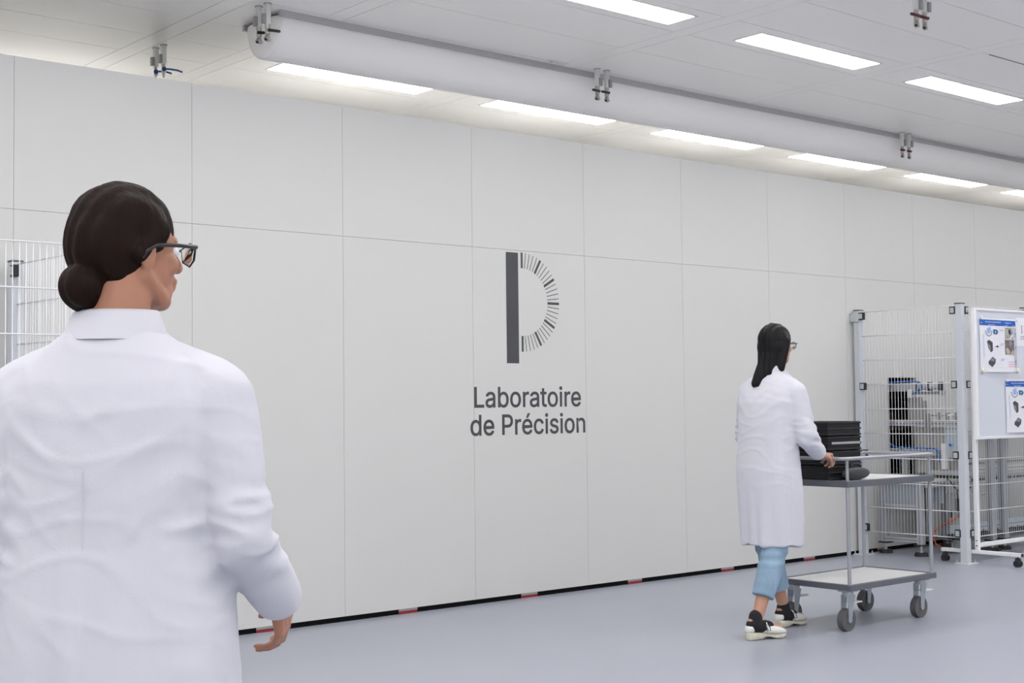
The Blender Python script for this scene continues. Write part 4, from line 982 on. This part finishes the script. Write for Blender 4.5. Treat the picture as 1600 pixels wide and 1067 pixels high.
# --- the long-haired person with the trolley, facing along +x
wx, wy = 6.12, 5.0
W = thing('person', (wx, wy, 0), 'person with long black hair in white lab coat and light jeans, pushing the trolley', 'person')
hc = (.092, .0, 1.600)
RS, RE, RWr = (.050, -.155, 1.340), (.062, -.225, 1.090), (.205, -.195, .992)
LS, LE, LWr = (.050, .155, 1.340), (.075, .225, 1.090), (.205, .115, .992)
RH, RK, RA = (0, -.072, .88), (-.040, -.070, .475), (-.205, -.070, .105)
LH, LK, LA = (0, .085, .88), (.095, .095, .480), (.235, .095, .100)
mb = MB(); head(mb, hc, -.05, .98)
cap(mb, (.050, 0, 1.43), (.080, 0, 1.545), .054, .050)
rings_loft(mb, [(.84, 0, 0, .13, .09), (.95, 0, 0, .155, .10), (1.08, .005, 0, .125, .085), (1.22, .02, 0, .145, .095), (1.34, .035, 0, .155, .085), (1.40, .045, 0, .12, .07), (1.44, .05, 0, .06, .055)], p=2.2)
for S_, E_, W_ in ((RS, RE, RWr), (LS, LE, LWr)):
    cap(mb, S_, E_, .047, .037); cap(mb, E_, W_, .037, .024)
hand(mb, RWr, (1, 0, -.10), (0, 0, -1), (48, 62, 48), side=-1, s=.93)
hand(mb, LWr, (1, 0, -.10), (0, 0, -1), (48, 62, 48), side=1, s=.93)
for H_, K_, A_ in ((RH, RK, RA), (LH, LK, LA)):
    cap(mb, H_, K_, .078, .052); cap(mb, K_, A_, .052, .030)
    cap(mb, V(K_)+(V(A_)-V(K_))*.12+V((-.015, 0, 0)), V(K_)+(V(A_)-V(K_))*.5+V((-.012, 0, 0)), .046, .038)
def foot(A_, dirn):
    d_ = V((dirn[0], dirn[1], 0)).normalized(); A_ = V(A_)
    cap(mb, A_-d_*.025-V((0, 0, .015)), A_+d_*.10-V((0, 0, .045)), .033, .026); cap(mb, A_+d_*.06-V((0, 0, .045)), A_+d_*.15-V((0, 0, .055)), .028, .020)
foot(RA, (1, -.24)); foot(LA, (1, .02))
remesh('body', mb, 'skin_pale', W, .0045, 3)
eyes(hc, -.05, W, .98); spectacles(hc, -.05, W, .98)
# jeans: cropped legs
mb = MB()
rings_loft(mb, [(.78, 0, 0, .17, .11), (.90, 0, 0, .175, .115), (1.0, 0, 0, .15, .10)])
for H_, K_, A_, h_ in ((RH, RK, RA, .16), (LH, LK, LA, .30)):
    K2, A2 = V(K_), V(A_); hem = K2+(A2-K2)*(1-h_/1.0*1.6 if False else .68)
    cap(mb, H_, K2, .085, .072, n=20)
    d_ = (hem-K2).normalized(); w_ = V((0, 1, 0)); u_ = d_.cross(w_).normalized(); rr = []
    for i in range(7):
        t = i/6; c = K2+(hem-K2)*t; r_ = .072-.009*t
        rr.append([c+(w_*math.cos(2*PI*k/20)*.92+u_*math.sin(2*PI*k/20)*1.05)*r_ for k in range(20)])
    mb.loft(rr)
def jf(p): return .004*noise.noise(V((p.x*14, p.y*14, p.z*7)))+.0025*math.sin(p.z*85+4*noise.noise(p*8))*(1 if .38 < p.z < .56 else .3)
remesh('jeans', mb, 'denim', W, .005, 3, jf)
for A_, d_ in ((RA, (1, -.24)), (LA, (1, .02))):
    dd = V((d_[0], d_[1], 0)).normalized(); A2 = V(A_); mb = MB()
    cap(mb, A2-dd*.022-V((0, 0, .028)), A2+dd*.075-V((0, 0, .044)), .042, .034)
    cap(mb, A2-dd*.008+V((-.0, 0, .018)), A2-dd*.012-V((0, 0, .03)), .037, .042)
    remesh('sock', mb, 'sock_black', W, .0045, 3)
    heel = A2-dd*.070; heel.z = 0
    shoe(W, heel, d_)
# lab coat
mb = MB()
rings_loft(mb, [(.488, .015, 0, .176, .150), (.495, .015, 0, .178, .153), (.62, .015, 0, .186, .155), (.76, .010, 0, .190, .150), (.90, 0, 0, .192, .142), (1.03, 0, 0, .182, .132), (1.16, .006, 0, .180, .128),
                (1.28, .022, 0, .188, .128), (1.35, .036, 0, .180, .112), (1.40, .046, 0, .150, .092), (1.435, .052, 0, .105, .078), (1.462, .054, 0, .074, .068)], p=2.25)
for S_, E_, W_ in ((RS, RE, RWr), (LS, LE, LWr)):
    S2, E2, W2 = V(S_), V(E_), V(W_)
    cap(mb, S2+V((0, 0, -.012)), E2, .072, .060, n=20); cap(mb, E2, W2-(W2-E2)*.12, .060, .046, n=20)
    # slanted gore filling between chest and upper arm
    cap(mb, V((.045, S2.y*.35, 1.385)), V((.048, S2.y*.95, 1.345)), .070, .062, n=16)
    cap(mb, V((.02, S2.y*.75, 1.30)), V((.02, S2.y*.82, 1.15)), .075, .068, n=16)
coat = remesh('lab_coat', mb, 'coat_white', W, .0065, 5, folds([(RE, .16), (LE, .16)], .49, .95, .010, [((.0, -.15, 1.25), .22), ((.0, .15, 1.25), .22)]))
mb = MB()
rr = []
for (z, r_, cxx) in ((1.435, .083, .050), (1.455, .079, .052), (1.480, .070, .056), (1.483, .066, .057), (1.478, .062, .057), (1.45, .066, .053)):
    rr.append([(cxx+math.cos(2*PI*k/28)*r_*.98, math.sin(2*PI*k/28)*r_*1.08, z+(.008 if math.cos(2*PI*k/28) < 0 else -.006)) for k in range(28)])
mb.loft(rr, cap=False)
obj('collar', mb, 'coat_white', coat, smooth=True, world=False)
# long black hair
mb = MB()
ell(mb, (hc[0]-.016, 0, hc[2]+.034), (.100, .084, .092))
ell(mb, (hc[0]-.030, 0, hc[2]-.01), (.085, .086, .100))
cap(mb, (hc[0]-.040, 0, hc[2]-.02), (.012, .0, 1.45), .082, .060, .85, (1, 0, 0))
cap(mb, (.02, .01, 1.50), (-.062, .025, 1.385), .056, .026, .8, (1, 0, 0))
for s_ in (-1, 1):
    cap(mb, (hc[0]-.005, s_*.062, hc[2]+.02), (.040, s_*.066, 1.47), .034, .026)
remesh('hair', mb, 'hair_black', W, .005, 4, lambda p: .0028*math.sin(p.y*190+6*noise.noise(V((p.x*6, p.y*6, p.z*2))))+.003*noise.noise(V((p.x*25, p.y*25, p.z*5))))

# --- the dark-haired person in the foreground, seen from behind
mx, my, maz = 1.115, 2.445, .80
fa = PI/2-maz                      # heading measured from +x
Mn = thing('person', (mx, my, 0), 'person with dark brown hair in white lab coat, seen from behind at the left', 'person', rz=fa)
hy = -.62
hc = (.035, -.010, 1.584)
RS, RE, RWr = (.0, -.182, 1.312), (-.02, -.236, 1.060), (.150, -.262, .925)
LS, LE, LWr = (.0, .182, 1.312), (-.03, .240, 1.050), (.050, .255, .830)
mb = MB(); head(mb, hc, hy, 1.03)
cap(mb, (-.005, 0, 1.43), (.012, -.004, 1.545), .060, .057)
rings_loft(mb, [(.86, 0, 0, .15, .10), (.97, 0, 0, .165, .11), (1.10, 0, 0, .15, .10), (1.24, 0, 0, .17, .105), (1.32, 0, 0, .17, .09), (1.37, 0, 0, .12, .07), (1.42, 0, 0, .065, .058)], p=2.2)
for S_, E_, W_ in ((RS, RE, RWr), (LS, LE, LWr)):
    cap(mb, S_, E_, .052, .040); cap(mb, E_, W_, .040, .027)
hand(mb, RWr, (.55, -.02, -.75), (.1, 1, 0), (22, 30, 22), side=1, s=1.0)
hand(mb, LWr, (.25, 0, -1), (.1, -1, 0), (20, 28, 20), side=-1, s=1.0)
for s_ in (-1, 1):
    cap(mb, (0, s_*.09, .90), (.01, s_*.10, .50), .085, .056); cap(mb, (.01, s_*.10, .50), (-.01, s_*.10, .09), .055, .034)
    cap(mb, (-.02, s_*.10, .075), (.13, s_*.11, .040), .036, .026)
remesh('body', mb, 'skin_tan', Mn, .0048, 3)
eyes(hc, hy, Mn, 1.03); spectacles(hc, hy, Mn, 1.03)
mb = MB(); rings_loft(mb, [(.80, 0, 0, .18, .12), (.95, 0, 0, .18, .12), (1.02, 0, 0, .16, .11)])
for s_ in (-1, 1):
    cap(mb, (0, s_*.09, .88), (.01, s_*.10, .50), .105, .080); cap(mb, (.01, s_*.10, .50), (-.01, s_*.10, .13), .080, .066)
remesh('trousers', mb, 'trousers_dark', Mn, .007, 3)
for s_ in (-1, 1): shoe(Mn, (-.085, s_*.10, 0), (1, s_*.08))
mb = MB()
rings_loft(mb, [(.60, 0, 0, .235, .185), (.61, 0, 0, .237, .187), (.75, 0, 0, .228, .178), (.90, 0, 0, .218, .168), (1.05, 0, 0, .208, .152), (1.20, 0, 0, .212, .146), (1.28, 0, 0, .215, .138),
                (1.335, 0, 0, .200, .124), (1.375, 0, 0, .165, .108), (1.41, -.003, 0, .120, .090), (1.437, -.004, 0, .082, .074)], p=2.3, n=44)
for S_, E_, W_ in ((RS, RE, RWr), (LS, LE, LWr)):
    S2, E2, W2 = V(S_), V(E_), V(W_)
    cap(mb, S2+V((0, 0, -.012)), E2, .080, .066, n=22); cap(mb, E2, W2-(W2-E2)*.02, .062, .044, n=22)
    cap(mb, V((0, S2.y*.35, 1.352)), V((0, S2.y*.95, 1.318)), .078, .070, n=18)
    cap(mb, V((0, S2.y*.80, 1.28)), V((0, S2.y*.86, 1.12)), .082, .075, n=18)
coat = remesh('lab_coat', mb, 'coat_white', Mn, .0062, 6, folds([(RE, .17), (LE, .17)], .60, 1.12, .011, [((-.05, -.16, 1.22), .24), ((-.05, .16, 1.22), .24)]))
mb = MB(); rr = []
for (z, r_, cxx) in ((1.405, .096, -.003), (1.427, .088, -.002), (1.456, .077, .002), (1.461, .073, .003), (1.454, .068, .003), (1.42, .073, .0)):
    rr.append([(cxx+math.cos(2*PI*k/32)*r_*.96, math.sin(2*PI*k/32)*r_*1.06, z+(.010 if math.cos(2*PI*k/32) < 0 else -.010)) for k in range(32)])
mb.loft(rr, cap=False)
obj('collar', mb, 'coat_white', coat, smooth=True, world=False)
obj('back_seam', MB().path([(-.1495+.0, 0.004, 1.18), (-.153, 0.002, 1.0)], .0012, 6), 'coat_white', coat, world=False)
# short hair, fuller at the back, small low knot
mb = MB(); Mh = Matrix.Rotation(hy, 3, 'Z'); hp = lambda x, y, z: V(hc)+Mh @ V((x, y, z))*1.03
ell(mb, hp(-.016, 0, .040), (.101, .085, .090), hy)
ell(mb, hp(-.038, 0, .012), (.088, .083, .098), hy)
cap(mb, hp(-.052, 0, -.01), hp(-.040, 0, -.072), .066, .046)
ell(mb, hp(-.098, 0, -.070), (.040, .046, .044), hy)
for s_ in (-1, 1): cap(mb, hp(.015, s_*.066, .035), hp(-.030, s_*.068, -.010), .022, .022)
remesh('hair', mb, 'hair_brown', Mn, .0045, 4, lambda p: .0022*math.sin((p.x+p.y)*170+7*noise.noise(V((p.x*5, p.y*5, p.z*5))))+.003*noise.noise(V((p.x*30, p.y*30, p.z*8))))

# ------------------------------------------------------------------ render look
wd = bpy.data.worlds.new('world'); wd.use_nodes = True; sc.world = wd
wd.node_tree.nodes['Background'].inputs['Color'].default_value = (.9, .9, .92, 1)
wd.node_tree.nodes['Background'].inputs['Strength'].default_value = .2
sc.view_settings.view_transform = 'Standard'; sc.view_settings.look = 'None'
sc.view_settings.gamma = 1; sc.view_settings.use_curve_mapping = False
sc.view_settings.exposure = EXPO
